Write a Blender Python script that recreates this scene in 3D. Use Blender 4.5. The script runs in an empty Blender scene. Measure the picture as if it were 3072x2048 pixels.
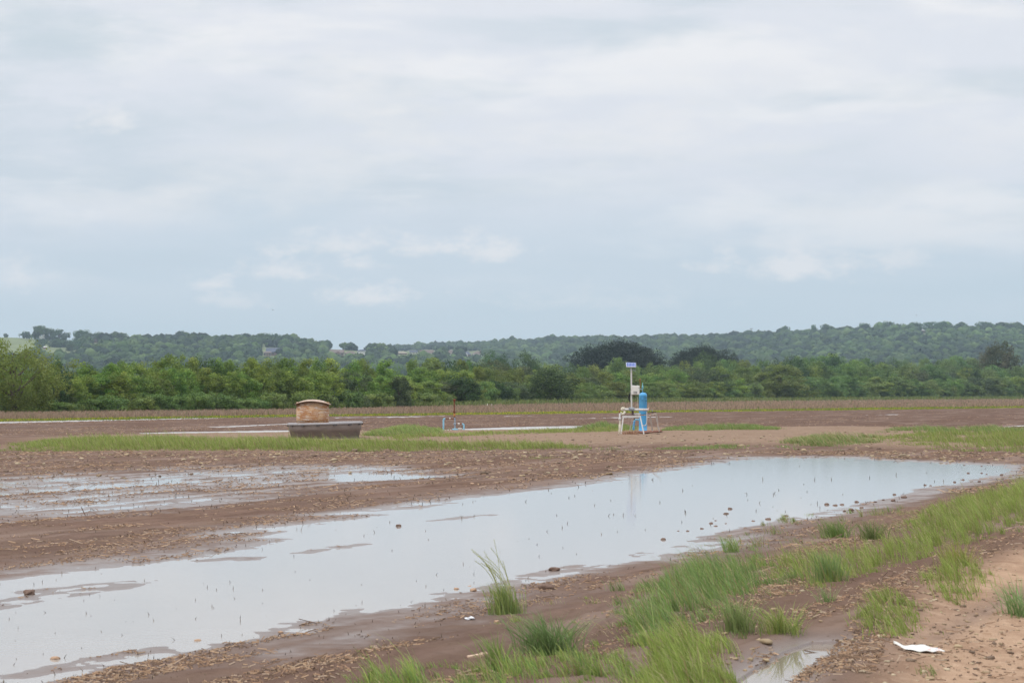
import bpy, math, random
import numpy as np
from mathutils import Vector
R = math.radians
rng = np.random.default_rng(7)
random.seed(7)
C = bpy.context.scene.collection
SC = bpy.context.scene

# ------------------------------------------------------------------ camera, sky, sun, exposure
HC = 2.25                      # eye height over the flood water (m)
FPX, CX, CY, HORIZON = 6000.0, 1536.0, 1024.0, 1175.0
PITCH = math.atan((HORIZON - CY) / FPX)
cam = bpy.data.cameras.new('camera')
cam.sensor_width = 36.0
cam.lens = FPX / 3072 * 36
cam.clip_start, cam.clip_end = 0.5, 20000
cam.dof.use_dof = True
cam.dof.focus_distance = 90
cam.dof.aperture_fstop = 8.0
co = bpy.data.objects.new('camera', cam)
co.location = (0, 0, HC)
co.rotation_euler = (math.pi / 2 + PITCH, 0, 0)
C.objects.link(co)
SC.camera = co
CA, SA = math.cos(PITCH), math.sin(PITCH)
SUN_EL, SUN_AZ = R(56), math.atan2(-0.62, -0.55)       # high, behind the camera's shoulder


def ray(px, py):
    u, v = np.asarray(px, float) - CX, CY - np.asarray(py, float)
    return u, FPX * CA - v * SA, v * CA + FPX * SA


def build_world():
    w = bpy.data.worlds.new('World')
    SC.world = w
    w.use_nodes = True
    nt = w.node_tree
    N, L = nt.nodes, nt.links
    N.clear()

    def mth(op, a, b=None, c=None, clamp=False):
        n = N.new('ShaderNodeMath'); n.operation = op; n.use_clamp = clamp
        for i, x in enumerate((a, b, c)):
            if x is None: continue
            if isinstance(x, (int, float)): n.inputs[i].default_value = x
            else: L.new(x, n.inputs[i])
        return n.outputs[0]

    def comb(x, y, z):
        n = N.new('ShaderNodeCombineXYZ')
        for i, v in enumerate((x, y, z)):
            if isinstance(v, (int, float)): n.inputs[i].default_value = v
            else: L.new(v, n.inputs[i])
        return n.outputs[0]

    def noise(vec, scale, detail=5, rough=.55, dist=0.0):
        n = N.new('ShaderNodeTexNoise')
        n.inputs['Scale'].default_value = scale; n.inputs['Detail'].default_value = detail
        n.inputs['Roughness'].default_value = rough; n.inputs['Distortion'].default_value = dist
        L.new(vec, n.inputs['Vector'])
        return n.outputs['Fac']

    def smooth(x, a, b):
        n = N.new('ShaderNodeMapRange'); n.interpolation_type = 'SMOOTHSTEP'
        n.inputs['From Min'].default_value = a; n.inputs['From Max'].default_value = b
        L.new(x, n.inputs['Value'])
        return n.outputs['Result']

    def mix(f, a, b):
        n = N.new('ShaderNodeMix'); n.data_type = 'RGBA'
        if isinstance(f, (int, float)): n.inputs[0].default_value = f
        else: L.new(f, n.inputs[0])
        for s, v in ((n.inputs[6], a), (n.inputs[7], b)):
            if isinstance(v, tuple): s.default_value = (*v, 1)
            else: L.new(v, s)
        return n.outputs[2]

    tc = N.new('ShaderNodeTexCoord')
    sep = N.new('ShaderNodeSeparateXYZ'); L.new(tc.outputs['Generated'], sep.inputs[0])
    x, y, z = sep.outputs
    yc = mth('MAXIMUM', mth('ABSOLUTE', y), 0.2)
    a, t = mth('DIVIDE', x, yc), mth('DIVIDE', z, yc)
    sky = N.new('ShaderNodeTexSky'); sky.sky_type = 'NISHITA'; sky.sun_disc = False
    sky.sun_elevation = SUN_EL; sky.sun_rotation = SUN_AZ
    sky.air_density = 1.0; sky.dust_density = 2.0; sky.ozone_density = 1.0; sky.altitude = 100
    # a high veil over everything, thinner low down towards the hills
    zc = mth('MAXIMUM', z, 0.0)
    zz = mth('ADD', zc, 0.09)
    p = comb(mth('DIVIDE', x, zz), mth('DIVIDE', y, zz), 0.0)
    K = 10.0
    blue = (0.615 * K, 0.730 * K, 0.805 * K)
    col = mix(0.93, sky.outputs[0], blue)
    veil_n = noise(p, 0.55, 4, .5, .4)
    veil = mth('MULTIPLY', smooth(veil_n, .25, .60), smooth(t, .012, .125))
    veil = mth('ADD', veil, mth('MULTIPLY', smooth(t, .09, .15), .75), clamp=True)
    col = mix(veil, col, (0.815 * K, 0.832 * K, 0.885 * K))
    # brighter and greyer banks in it (stretched flat by the cloud layer's perspective)
    q = comb(mth('MULTIPLY', a, 9.0), mth('MULTIPLY', t, 30.0), 3.3)
    bank = noise(q, 1.0, 6, .52, .25)
    up = smooth(t, .035, .10)
    col = mix(mth('MULTIPLY', mth('MULTIPLY', smooth(bank, .46, .68), up), .85), col, (0.96 * K, 0.945 * K, 0.945 * K))
    q2 = comb(mth('MULTIPLY', a, 7.0), mth('MULTIPLY', t, 32.0), 8.1)
    dark = noise(q2, 1.0, 5, .5, .3)
    col = mix(mth('MULTIPLY', mth('MULTIPLY', smooth(dark, .48, .70), up), .85), col, (0.645 * K, 0.715 * K, 0.775 * K))
    # single clouds: (px, py, half width, half height, strength, kind)
    wob = noise(comb(mth('MULTIPLY', a, 58.0), mth('MULTIPLY', t, 105.0), 1.7), 1.0, 6, .62)
    wob2 = noise(comb(mth('MULTIPLY', a, 15.0), mth('MULTIPLY', t, 46.0), 5.2), 1.0, 6, .6)
    W, G_ = (0.95 * K, 0.925 * K, 0.915 * K), (0.60 * K, 0.685 * K, 0.74 * K)
    for cx, cy, rw, rh, s, k in (
            (60, 130, 460, 150, .8, G_), (700, 360, 560, 100, .62, G_), (2290, 315, 160, 70, .35, G_), (2500, 520, 380, 90, .4, G_),
            (1500, 560, 900, 60, .35, G_), (2850, 240, 300, 60, .4, G_),
            (1020, 265, 190, 95, .9, W), (330, 370, 90, 40, .7, W), (1900, 420, 560, 80, .85, W), (900, 490, 420, 100, .7, W),
            (2400, 230, 500, 90, .4, W), (430, 640, 260, 60, .55, W), (2800, 660, 340, 85, .65, W), (2960, 430, 260, 90, .5, W),
            (1010, 740, 165, 48, .8, W), (1265, 748, 95, 36, .85, W), (1475, 755, 120, 44, .9, W), (1080, 795, 80, 26, .75, W),
            (870, 820, 130, 42, .85, W), (640, 850, 75, 34, .8, W), (1120, 893, 125, 42, .85, W), (690, 905, 90, 26, .45, W),
            (2390, 808, 190, 58, .85, W), (2140, 805, 60, 26, .6, W), (2690, 780, 90, 34, .55, W), (60, 835, 90, 50, .6, W),
            (1750, 905, 300, 40, .3, W), (2300, 735, 130, 30, .4, W)):
        rx, ry, rz = ray(cx, cy)
        a0, t0 = float(rx / ry), float(rz / ry)
        ra, rt = rw * 1.25 / FPX, rh * 1.3 / FPX
        da = mth('DIVIDE', mth('SUBTRACT', a, a0), ra)
        dt = mth('DIVIDE', mth('SUBTRACT', t, t0), rt)
        if k is W and rh < 60:      # flatter bases under the small cumulus
            dt = mth('MAXIMUM', dt, mth('MULTIPLY', dt, -1.7))
        d = mth('SQRT', mth('ADD', mth('MULTIPLY', da, da), mth('MULTIPLY', dt, dt)))
        v = mth('SUBTRACT', mth('ADD', 1.0, mth('MULTIPLY', mth('SUBTRACT', wob if rh < 60 else wob2, .5), 3.4)), d)
        m = mth('MULTIPLY', smooth(v, -.25, 1.25 if rh < 60 else 1.5), mth('MULTIPLY', mth('GREATER_THAN', y, 0.0), s))
        col = mix(m, col, k)
    # the overcast grows brighter towards the zenith (all of it above the picture)
    br = mth('ADD', 1.0, mth('MULTIPLY', smooth(z, .2, .8), 1.0))
    vm = N.new('ShaderNodeVectorMath'); vm.operation = 'SCALE'
    L.new(col, vm.inputs[0]); L.new(br, vm.inputs['Scale'])
    below = mix(mth('GREATER_THAN', z, -0.002), (0.9, .75, .6), vm.outputs[0])
    bg = N.new('ShaderNodeBackground'); bg.inputs['Strength'].default_value = 0.1
    L.new(below, bg.inputs[0])
    out = N.new('ShaderNodeOutputWorld'); L.new(bg.outputs[0], out.inputs[0])
    w.cycles.sampling_method = 'MANUAL'
    w.cycles.sample_map_resolution = 512


build_world()
sun = bpy.data.lights.new('sun', 'SUN')
sun.energy, sun.angle, sun.color = 1.5, R(10), (1.0, .95, .87)
so = bpy.data.objects.new('sun', sun)
sd_ = Vector((math.sin(SUN_AZ) * math.cos(SUN_EL), math.cos(SUN_AZ) * math.cos(SUN_EL), math.sin(SUN_EL)))
so.rotation_euler = (-sd_).to_track_quat('-Z', 'Y').to_euler()
so.location = (-40, -40, 90)
C.objects.link(so)
SC.view_settings.view_transform = 'Standard'
SC.view_settings.look = 'None'
SC.view_settings.exposure = 0.0
SC.view_settings.gamma = 1.0
SC.render.engine = 'CYCLES'
SC.cycles.max_bounces = 6
SC.cycles.diffuse_bounces = 3
SC.cycles.glossy_bounces = 3
SC.cycles.transmission_bounces = 3
SC.cycles.volume_bounces = 0
SC.cycles.use_denoising = True
SC.cycles.denoiser = 'OPENIMAGEDENOISE'
SC.cycles.denoising_input_passes = 'RGB_ALBEDO_NORMAL'
SC.cycles.denoising_prefilter = 'ACCURATE'
SC.cycles.caustics_reflective = False
SC.cycles.caustics_refractive = False
HAZE_DENSITY = 0.000118

# ------------------------------------------------------------------ numpy helpers


def vnoise(x, y, seed=0):
    xi, yi = np.floor(x), np.floor(y)
    fx, fy = x - xi, y - yi
    fx, fy = fx * fx * (3 - 2 * fx), fy * fy * (3 - 2 * fy)

    def h(i, j):
        v = np.sin(i * 127.1 + j * 311.7 + seed * 74.7) * 43758.5453
        return v - np.floor(v)
    return (h(xi, yi) * (1 - fx) + h(xi + 1, yi) * fx) * (1 - fy) + (h(xi, yi + 1) * (1 - fx) + h(xi + 1, yi + 1) * fx) * fy


def fbm(x, y, seed=0, octs=3):
    s, amp, tot = 0, 1.0, 0
    for o in range(octs):
        s = s + (vnoise(x * 2 ** o + o * 17.3, y * 2 ** o - o * 9.1, seed + o) - .5) * amp
        tot += amp
        amp *= .55
    return s / tot * 2          # about -1..1


def sm(x, a, b):
    t = np.clip((x - a) / (b - a), 0, 1)
    return t * t * (3 - 2 * t)


def sdist(poly, x, y):
    """signed distance to a plan polygon, positive inside"""
    d2 = np.full(x.shape, 1e18)
    inside = np.zeros(x.shape, bool)
    n = len(poly)
    for i in range(n):
        ax, ay = poly[i]
        bx, by = poly[(i + 1) % n]
        ex, ey = bx - ax, by - ay
        t = np.clip(((x - ax) * ex + (y - ay) * ey) / (ex * ex + ey * ey + 1e-12), 0, 1)
        d2 = np.minimum(d2, (x - ax - t * ex) ** 2 + (y - ay - t * ey) ** 2)
        if ay != by:
            inside ^= ((ay > y) != (by > y)) & (x < (bx - ax) * (y - ay) / (by - ay) + ax)
    return np.where(inside, 1, -1) * np.sqrt(d2)


def G(px, py, z=0.0):
    """plan point where the sight line of a photo pixel meets height z"""
    rx, ry, rz = ray(px, py)
    k = (HC - np.asarray(z)) / -rz
    return rx * k, ry * k


def plan(pts, z=0.0):
    return [tuple(float(c) for c in G(a, b, z)) for a, b in pts]


def XZ(px, py, d):
    """point on the sight line of a photo pixel at depth d"""
    rx, ry, rz = ray(px, py)
    return float(rx / ry * d), float(HC + rz / ry * d)


def Dq(pts):                      # points read off a 2352 px wide view of the photograph
    return [(a * 1.3061, b * 1.3061) for a, b in pts]


# ------------------------------------------------------------------ plan layout of the field
POND = plan(Dq([(-330, 1385), (-120, 1350), (0, 1333), (100, 1319), (220, 1306), (370, 1289), (450, 1277), (560, 1260), (650, 1238), (600, 1228), (655, 1214),
                (760, 1203), (880, 1180), (960, 1166), (1050, 1151), (1150, 1136), (1300, 1117), (1420, 1102), (1520, 1083), (1620, 1069), (1700, 1058),
                (1800, 1052), (1920, 1050), (2010, 1056), (2080, 1060), (2200, 1065), (2310, 1071), (2330, 1082), (2290, 1094), (2210, 1107), (2130, 1120),
                (2050, 1143), (1950, 1166), (1880, 1181), (1800, 1194), (1720, 1210), (1650, 1228), (1600, 1246), (1540, 1262), (1440, 1287),
                (1300, 1300), (1200, 1322), (1130, 1342), (1050, 1362), (980, 1380), (900, 1392), (800, 1407), (700, 1432), (600, 1457), (480, 1480),
                (350, 1497), (200, 1513), (100, 1534), (10, 1558), (-120, 1592), (-400, 1640)]))
ISLANDS = [plan(Dq(p)) for p in (
    [(-60, 1380), (20, 1368), (65, 1357), (150, 1350), (260, 1338), (345, 1332), (300, 1346), (160, 1366), (60, 1384), (-60, 1404)],
    [(655, 1270), (700, 1262), (830, 1249), (800, 1257), (700, 1269)],
    [(460, 1288), (530, 1281), (610, 1276), (560, 1284)],
    [(1000, 1196), (1080, 1186), (1140, 1181), (1080, 1191)])]
SHALLOW = plan(Dq([(-200, 1100), (0, 1085), (300, 1070), (640, 1062), (900, 1068), (1150, 1082), (1120, 1098), (950, 1112), (850, 1128), (760, 1142), (500, 1178), (200, 1205), (-200, 1225)]))
SPLINTER = [plan(Dq(p)) for p in (
    [(460, 1193), (600, 1184), (760, 1176), (900, 1172), (880, 1178), (700, 1186), (560, 1192)],
    [(1340, 1052), (1500, 1049), (1700, 1046), (1890, 1049), (1700, 1053), (1500, 1055)],
    [(755, 1090), (860, 1086), (1010, 1092), (1100, 1088), (980, 1100), (760, 1108)])]
FARWATER = [plan(p) for p in (
    [(-300, 1276), (0, 1265), (300, 1258.5), (600, 1253), (900, 1249.5), (905, 1251), (600, 1256.2), (300, 1263), (0, 1270.5), (-300, 1284)],
    [(430, 1299), (600, 1295), (860, 1290), (880, 1294), (862, 1300), (700, 1303), (450, 1305)],
    [(640, 1280), (860, 1271), (1100, 1266), (1104, 1268), (870, 1275), (650, 1283)],
    [(990, 1252.5), (1200, 1250), (1330, 1248), (1330, 1249.3), (1200, 1251.7), (990, 1254)],
    [(1300, 1290), (1400, 1285), (1520, 1281), (1780, 1277), (1780, 1283), (1500, 1291), (1400, 1294), (1310, 1295)],
    [(1500, 1248.5), (1600, 1246.5), (1600, 1248), (1500, 1250)],
    [(1700, 1255.5), (1860, 1251.3), (2040, 1249), (2040, 1250.3), (1860, 1253.6), (1700, 1257.5)],
    [(2560, 1245), (2700, 1242.5), (2700, 1243.7), (2560, 1246.2)],
    [(2990, 1280), (3100, 1275), (3300, 1270), (3300, 1274), (3100, 1279), (3000, 1282)],
    [(-250, 1313), (20, 1303), (120, 1300), (110, 1302), (20, 1305.5), (-250, 1317)])]
PAD = plan([(-10, 1352), (60, 1318), (400, 1305), (1000, 1297), (1500, 1293), (1900, 1285), (2500, 1283), (3072, 1288), (3500, 1290), (3600, 1352), (3072, 1353), (2700, 1352),
            (2450, 1338), (2000, 1338), (1750, 1344), (1300, 1356), (700, 1362), (300, 1362)])
VERGE = plan([(3900, 1385), (3400, 1410), (3072, 1448), (2900, 1470), (2760, 1500), (2600, 1565), (2300, 1650), (2100, 1715), (1900, 1760), (1600, 1830), (1350, 1925), (1050, 2010), (850, 2090),
              (500, 2300), (400, 2900), (4200, 2900)])
SANDP = plan([(3700, 1500), (3072, 1610), (2960, 1655), (2830, 1715), (2700, 1775), (2620, 1850), (2600, 1900), (2560, 1960), (2520, 2020), (2480, 2090), (2300, 2500), (4200, 2500)], .3)
PUDDLE = plan([(2130, 2150), (2205, 2048), (2275, 1998), (2350, 1956), (2430, 1928), (2520, 1925), (2508, 1955), (2455, 1982), (2415, 2012), (2375, 2048), (2340, 2150)], .235)
PUDDLE2 = plan([(2678, 1798), (2705, 1793), (2745, 1803), (2740, 1812), (2700, 1810)], .28)
RUT = plan([(2050, 2200), (2180, 2060), (2300, 1975), (2420, 1920), (2560, 1890), (2700, 1840), (2760, 1830), (2700, 1890), (2560, 1935), (2470, 1985), (2400, 2040), (2330, 2200)], .3)
RUT2 = plan([(2760, 1905), (2900, 1810), (3072, 1740), (3300, 1680), (3300, 1720), (3072, 1790), (2950, 1850), (2800, 1930)], .3)
TREE_BASE = ([-500, 0, 300, 600, 900, 1200, 1500, 1760, 2000, 2300, 2650, 3072, 3600], [1249, 1241, 1238, 1234, 1231, 1222, 1213, 1207, 1203, 1199, 1196, 1193, 1190])
STRAW_HI = TREE_BASE
STRAW_LO = ([-500, 0, 600, 900, 1500, 2000, 2650, 3072, 3600], [1272, 1261, 1251, 1246.5, 1239, 1232, 1223.5, 1219, 1214])
YEL_LO = ([-500, 0, 600, 900, 1500, 2000, 2650, 3072, 3600], [1277, 1264.5, 1254.2, 1250.5, 1244.5, 1237.5, 1229.5, 1224, 1219])
PUDDLE_Z = 0.235


def pxpy(x, y, z=0.0):
    """where a point falls in the photograph"""
    zz = z - HC
    f = y * CA + zz * SA
    return CX + x / f * FPX, CY - (zz * CA - y * SA) / f * FPX


def field(x, y, masks=False):
    x, y = np.asarray(x, float), np.asarray(y, float)
    r, s = .43 * x + .903 * y, .903 * x - .43 * y
    big = fbm(r / 16, s / 5, 1)
    streak = fbm(r / 4.5, s / .42, 2)
    fine = fbm(x / .28, y / .28, 3)
    furrow = np.sin(2 * np.pi * s / 1.02 + big * 1.5)
    base = .055 + .016 * big + .008 * furrow + .014 * streak + .020 * fine + .018 * fbm(x / 1.1, y / 1.1, 79)
    base = np.maximum(base, .012)
    h = base.copy()
    near = y < 135
    xs, ys = x[near], y[near]
    sp = sdist(POND, xs, ys)
    for isl in ISLANDS:
        si = sdist(isl, xs, ys)
        sp = np.where(si > -.8, np.minimum(sp, -si * 1.6 - .12), sp)
    pondh = np.where(sp > 0, -sp * .045, -sp * .016) + .015 * streak[near] + .010 * fine[near] + .008 * fbm(xs / .9, ys / .9, 78) + .004 * big[near]
    pondh = np.maximum(pondh, -.16)
    hn = h[near]
    hn = pondh + (hn - pondh) * sm(-sp, .6, 3.0)
    sw = sdist(SHALLOW, xs, ys)
    shal = .0135 + .004 * furrow[near] + .026 * streak[near] + .014 * fine[near] + .020 * big[near] + .016 * fbm(x[near] / .9, y[near] / .9, 77)
    m = sm(sw, -1.0, 2.0) * sm(-sp, 1.0, 3.0)
    hn = hn + (shal - hn) * m
    for pl in SPLINTER:
        hn = hn - (.030 + .03 * streak[near]) * sm(sdist(pl, xs, ys), -.5, .8)
    pad = sm(sdist(PAD, xs, ys), -1.5, 3.0)
    hn = hn + (.14 + .03 * big[near] + .015 * fine[near] - hn) * pad
    sv = sdist(VERGE, xs, ys)
    ver = sm(sv, -.2, 4.2)
    sand = sm(sdist(SANDP, xs, ys) + .5 * big[near], -.35, .6)
    hn = hn + ver * .27 + .018 * fine[near] * sm(sv, -.5, .8) * (1 - .75 * sand)
    ph = sdist(PUDDLE, xs, ys)
    rut = np.maximum(sm(sdist(RUT, xs, ys), -.15, .35), sm(sdist(RUT2, xs, ys), -.2, .4))
    hn = hn - .05 * rut
    lvl = PUDDLE_Z - .012 + np.clip(-ph * .35, -.07, .3) + .006 * fine[near]
    hn = np.where(ph > -.5, np.where(ph > 0, np.minimum(hn, lvl), hn + (np.maximum(lvl, PUDDLE_Z + .008) - hn) * sm(ph, -.5, 0)), hn)
    ph2 = sdist(PUDDLE2, xs, ys)
    hn = np.where(ph2 > 0, PUDDLE_Z - .02, hn)
    h[near] = hn
    far = (y >= 100) & (y < 420)
    fx, fy = x[far], y[far]
    hf = h[far]
    bs = fbm(r[far] / 40, s[far] / 1.6, 71)
    hf = hf - .085 * sm(bs, .58, .85) * sm(fy, 104, 118)
    for pl in FARWATER:
        d = sdist(pl, fx, fy)
        hf = hf - .13 * sm(d + 1.1 * fbm(r[far] / 9, s[far] / 1.2, 73), -.5, .3)
    h[far] = hf
    h[near & (y >= 100)] = np.where(pad[y[near] >= 100] > .5, np.maximum(h[near & (y >= 100)], .02), h[near & (y >= 100)])
    if not masks:
        return h
    out = {k: np.zeros(x.shape) for k in ('sand', 'pad', 'straw', 'wet', 'green', 'far')}
    out['far'] = sm(y, 85, 125)
    out['sand'][near] = np.maximum(sand * (1 - .55 * rut), .42 * sm(sv, 2.2, 5.0) * (.6 + .6 * sm(big[near], -.3, .5)) * (1 - .7 * rut))
    out['pad'][near] = pad
    wet = np.zeros(x.shape)
    wet[near] = 1 - sm(hn + .012 * big[near], .004, .05)
    wet[near] = np.maximum(wet[near] * (1 - ver), np.maximum(rut * .8 * ver, sm(ph, -.45, 0)))
    wet[far] = np.maximum(wet[far], .5 * (1 - sm(h[far], .0, .04)))
    out['wet'] = wet
    px, py = pxpy(x, np.maximum(y, 5.0))
    hi, lo, yl = np.interp(px, *STRAW_HI), np.interp(px, *STRAW_LO), np.interp(px, *YEL_LO)
    fw = y > 130
    out['straw'] = np.where(fw, sm(py, hi - 1.5, hi + .5) * (1 - sm(py, lo - .7, lo + .7)), 0)
    out['green'] = np.where(fw, sm(py, lo - .7, lo + .7) * (1 - sm(py, yl - .7, yl + .7)) + (1 - sm(py, hi - 2, hi)), 0)
    return h, out


def H(x, y):
    a = field(np.atleast_1d(x), np.atleast_1d(y))
    return a


def AT(px, py):
    px, py = np.atleast_1d(np.asarray(px, float)), np.atleast_1d(np.asarray(py, float))
    z = np.zeros(px.shape)
    for _ in range(6):
        x, y = G(px, py, z)
        z = field(x, y)
    return x, y, z


def at1(px, py):
    x, y, z = AT(px, py)
    return float(x[0]), float(y[0]), float(z[0])


# ------------------------------------------------------------------ mesh and object helpers


def np_mesh(name, V, quads=None, tris=None, col=None, mats=(), attrs=None, smooth=False):
    me = bpy.data.meshes.new(name)
    V = np.asarray(V, np.float32)
    parts, tot = [], []
    if quads is not None and len(quads): parts.append(np.asarray(quads, np.int32).ravel()); tot.append(np.full(len(quads), 4, np.int32))
    if tris is not None and len(tris): parts.append(np.asarray(tris, np.int32).ravel()); tot.append(np.full(len(tris), 3, np.int32))
    li, tt = np.concatenate(parts), np.concatenate(tot)
    me.vertices.add(len(V)); me.vertices.foreach_set('co', V.ravel())
    me.loops.add(len(li)); me.loops.foreach_set('vertex_index', li)
    me.polygons.add(len(tt)); me.polygons.foreach_set('loop_start', np.concatenate([[0], np.cumsum(tt)[:-1]]).astype(np.int32))
    me.polygons.foreach_set('loop_total', tt)
    if smooth: me.polygons.foreach_set('use_smooth', np.ones(len(tt), bool))
    if col is not None:
        c = np.ones((len(V), 4), np.float32); c[:, :3] = col
        me.attributes.new('col', 'FLOAT_COLOR', 'POINT').data.foreach_set('color', c.ravel())
    for k, v in (attrs or {}).items():
        me.attributes.new(k, 'FLOAT', 'POINT').data.foreach_set('value', np.asarray(v, np.float32))
    me.update(calc_edges=True)
    for m in mats: me.materials.append(m)
    return me


def link(name, me, parent=None, loc=(0, 0, 0), rz=0.0, kind=None):
    o = bpy.data.objects.new(name, me)
    C.objects.link(o)
    o.location = loc; o.rotation_euler[2] = rz
    if parent: o.parent = parent
    if kind: o['kind'] = kind
    return o


def tag(o, label, cat, group=None):
    o['label'] = label; o['category'] = cat
    if group: o['group'] = group
    return o


def thing(name, label, cat, loc=(0, 0, 0), rz=0.0, group=None):
    return tag(link(name, None, None, loc, rz), label, cat, group)


def copy_tree(root, loc, rz, sc, label, group=None):
    r = root.copy(); C.objects.link(r)
    r.location = loc; r.rotation_euler = (0, 0, rz); r.scale = sc
    r['label'] = label
    if group: r['group'] = group
    for ch in root.children:
        c = ch.copy(); C.objects.link(c); c.parent = r
        for g in ch.children:
            d = g.copy(); C.objects.link(d); d.parent = c
    return r


class MB:
    """collects shapes, builds one mesh object"""

    def __init__(s): s.v, s.f, s.sm = [], [], []

    def add(s, v, f, smooth=False):
        o = len(s.v); s.v += [tuple(p) for p in v]; s.f += [tuple(i + o for i in q) for q in f]; s.sm += [smooth] * len(f); return s

    def box(s, c, d, M=None, bev=0.0):
        x, y, z = (k / 2 for k in d)
        v = [Vector((a * x, b * y, e * z)) for a in (-1, 1) for b in (-1, 1) for e in (-1, 1)]
        if M is not None: v = [M @ p for p in v]
        v = [p + Vector(c) for p in v]
        return s.add(v, [(0, 1, 3, 2), (4, 6, 7, 5), (0, 4, 5, 1), (2, 3, 7, 6), (0, 2, 6, 4), (1, 5, 7, 3)])

    def tube(s, pts, rad, seg=12, cap=True, smooth=True):
        pts = [Vector(p) for p in pts]
        rad = [rad] * len(pts) if isinstance(rad, (int, float)) else rad
        v, f = [], []
        n0 = None
        for i, p in enumerate(pts):
            t = (pts[min(i + 1, len(pts) - 1)] - pts[max(i - 1, 0)]).normalized()
            if n0 is None: n0 = t.orthogonal().normalized()
            n0 = (n0 - t * n0.dot(t)).normalized()
            b = t.cross(n0)
            for k in range(seg):
                a = 2 * math.pi * k / seg
                v.append(p + (n0 * math.cos(a) + b * math.sin(a)) * rad[i])
        for i in range(len(pts) - 1):
            for k in range(seg):
                k2 = (k + 1) % seg
                f.append((i * seg + k, i * seg + k2, (i + 1) * seg + k2, (i + 1) * seg + k))
        s.add(v, f, smooth)
        if cap:
            n = len(pts) - 1
            s.add([v[k] for k in range(seg)], [tuple(range(seg - 1, -1, -1))])
            s.add([v[n * seg + k] for k in range(seg)], [tuple(range(seg))])
        return s

    def lathe(s, c, prof, seg=40, smooth=True, axis=None):
        c = Vector(c)
        M = (Vector(axis).to_track_quat('Z', 'Y').to_matrix() if axis else None)
        v, f = [], []
        for r, z in prof:
            for k in range(seg):
                a = 2 * math.pi * k / seg
                p = Vector((r * math.cos(a), r * math.sin(a), z))
                v.append((M @ p if M else p) + c)
        for i in range(len(prof) - 1):
            for k in range(seg):
                k2 = (k + 1) % seg
                f.append((i * seg + k, i * seg + k2, (i + 1) * seg + k2, (i + 1) * seg + k))
        return s.add(v, f, smooth)

    def build(s, name, mat, parent=None, kind=None, bevel=0.0):
        me = bpy.data.meshes.new(name)
        me.from_pydata(s.v, [], s.f)
        me.polygons.foreach_set('use_smooth', s.sm)
        me.materials.append(mat)
        o = link(name, me, parent, kind=kind)
        if bevel:
            m = o.modifiers.new('b', 'BEVEL'); m.width = bevel; m.segments = 2; m.limit_method = 'ANGLE'
        return o


# ------------------------------------------------------------------ materials


class NT:
    def __init__(s, name):
        s.m = bpy.data.materials.new(name); s.m.use_nodes = True
        s.N, s.L = s.m.node_tree.nodes, s.m.node_tree.links
        s.b = s.N['Principled BSDF']; s.out = s.N['Material Output']
        s.co = s.N.new('ShaderNodeTexCoord').outputs['Object']
        s.b.inputs['Specular IOR Level'].default_value = .3

    def set(s, inp, v):
        if hasattr(v, 'is_linked') or hasattr(v, 'links'): s.L.new(v, inp)
        elif isinstance(v, tuple): inp.default_value = (*v, 1) if len(v) == 3 and len(inp.default_value) == 4 else v
        else: inp.default_value = v

    def noise(s, scale, detail=4, rough=.55, vec=None, stretch=None, col=False):
        n = s.N.new('ShaderNodeTexNoise')
        n.inputs['Scale'].default_value = scale; n.inputs['Detail'].default_value = detail; n.inputs['Roughness'].default_value = rough
        v = vec or s.co
        if stretch:
            mp = s.N.new('ShaderNodeMapping')
            mp.inputs['Scale'].default_value = stretch[:3]
            if len(stretch) > 3: mp.vector_type = 'TEXTURE'
            if len(stretch) > 3: mp.inputs['Rotation'].default_value[2] = stretch[3]
            s.L.new(v, mp.inputs[0]); v = mp.outputs[0]
        s.L.new(v, n.inputs['Vector'])
        return n.outputs['Color' if col else 'Fac']

    def voro(s, scale, feature='F1', out='Distance', vec=None):
        n = s.N.new('ShaderNodeTexVoronoi'); n.feature = feature; n.inputs['Scale'].default_value = scale
        s.L.new(vec or s.co, n.inputs['Vector'])
        return n.outputs[out]

    def ramp(s, x, a, b, lo=0.0, hi=1.0):
        n = s.N.new('ShaderNodeMapRange'); n.interpolation_type = 'SMOOTHSTEP'
        for k, v in (('From Min', a), ('From Max', b), ('To Min', lo), ('To Max', hi)): n.inputs[k].default_value = v
        s.L.new(x, n.inputs['Value'])
        return n.outputs[0]

    def mix(s, f, a, b, mode='MIX'):
        n = s.N.new('ShaderNodeMix'); n.data_type = 'RGBA'; n.blend_type = mode
        s.set(n.inputs[0], f); s.set(n.inputs[6], a); s.set(n.inputs[7], b)
        return n.outputs[2]

    def mth(s, op, a, b=0.0, clamp=False):
        n = s.N.new('ShaderNodeMath'); n.operation = op; n.use_clamp = clamp
        s.set(n.inputs[0], a); s.set(n.inputs[1], b)
        return n.outputs[0]

    def attr(s, name, out='Fac'):
        n = s.N.new('ShaderNodeAttribute'); n.attribute_name = name
        return n.outputs[out]

    def bump(s, h, strength=.3, dist=.02):
        n = s.N.new('ShaderNodeBump'); n.inputs['Strength'].default_value = strength; n.inputs['Distance'].default_value = dist
        s.L.new(h, n.inputs['Height']); s.L.new(n.outputs[0], s.b.inputs['Normal'])

    def fin(s, col, rough=.8, metal=0.0):
        s.set(s.b.inputs['Base Color'], col); s.set(s.b.inputs['Roughness'], rough); s.set(s.b.inputs['Metallic'], metal)
        return s.m


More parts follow.
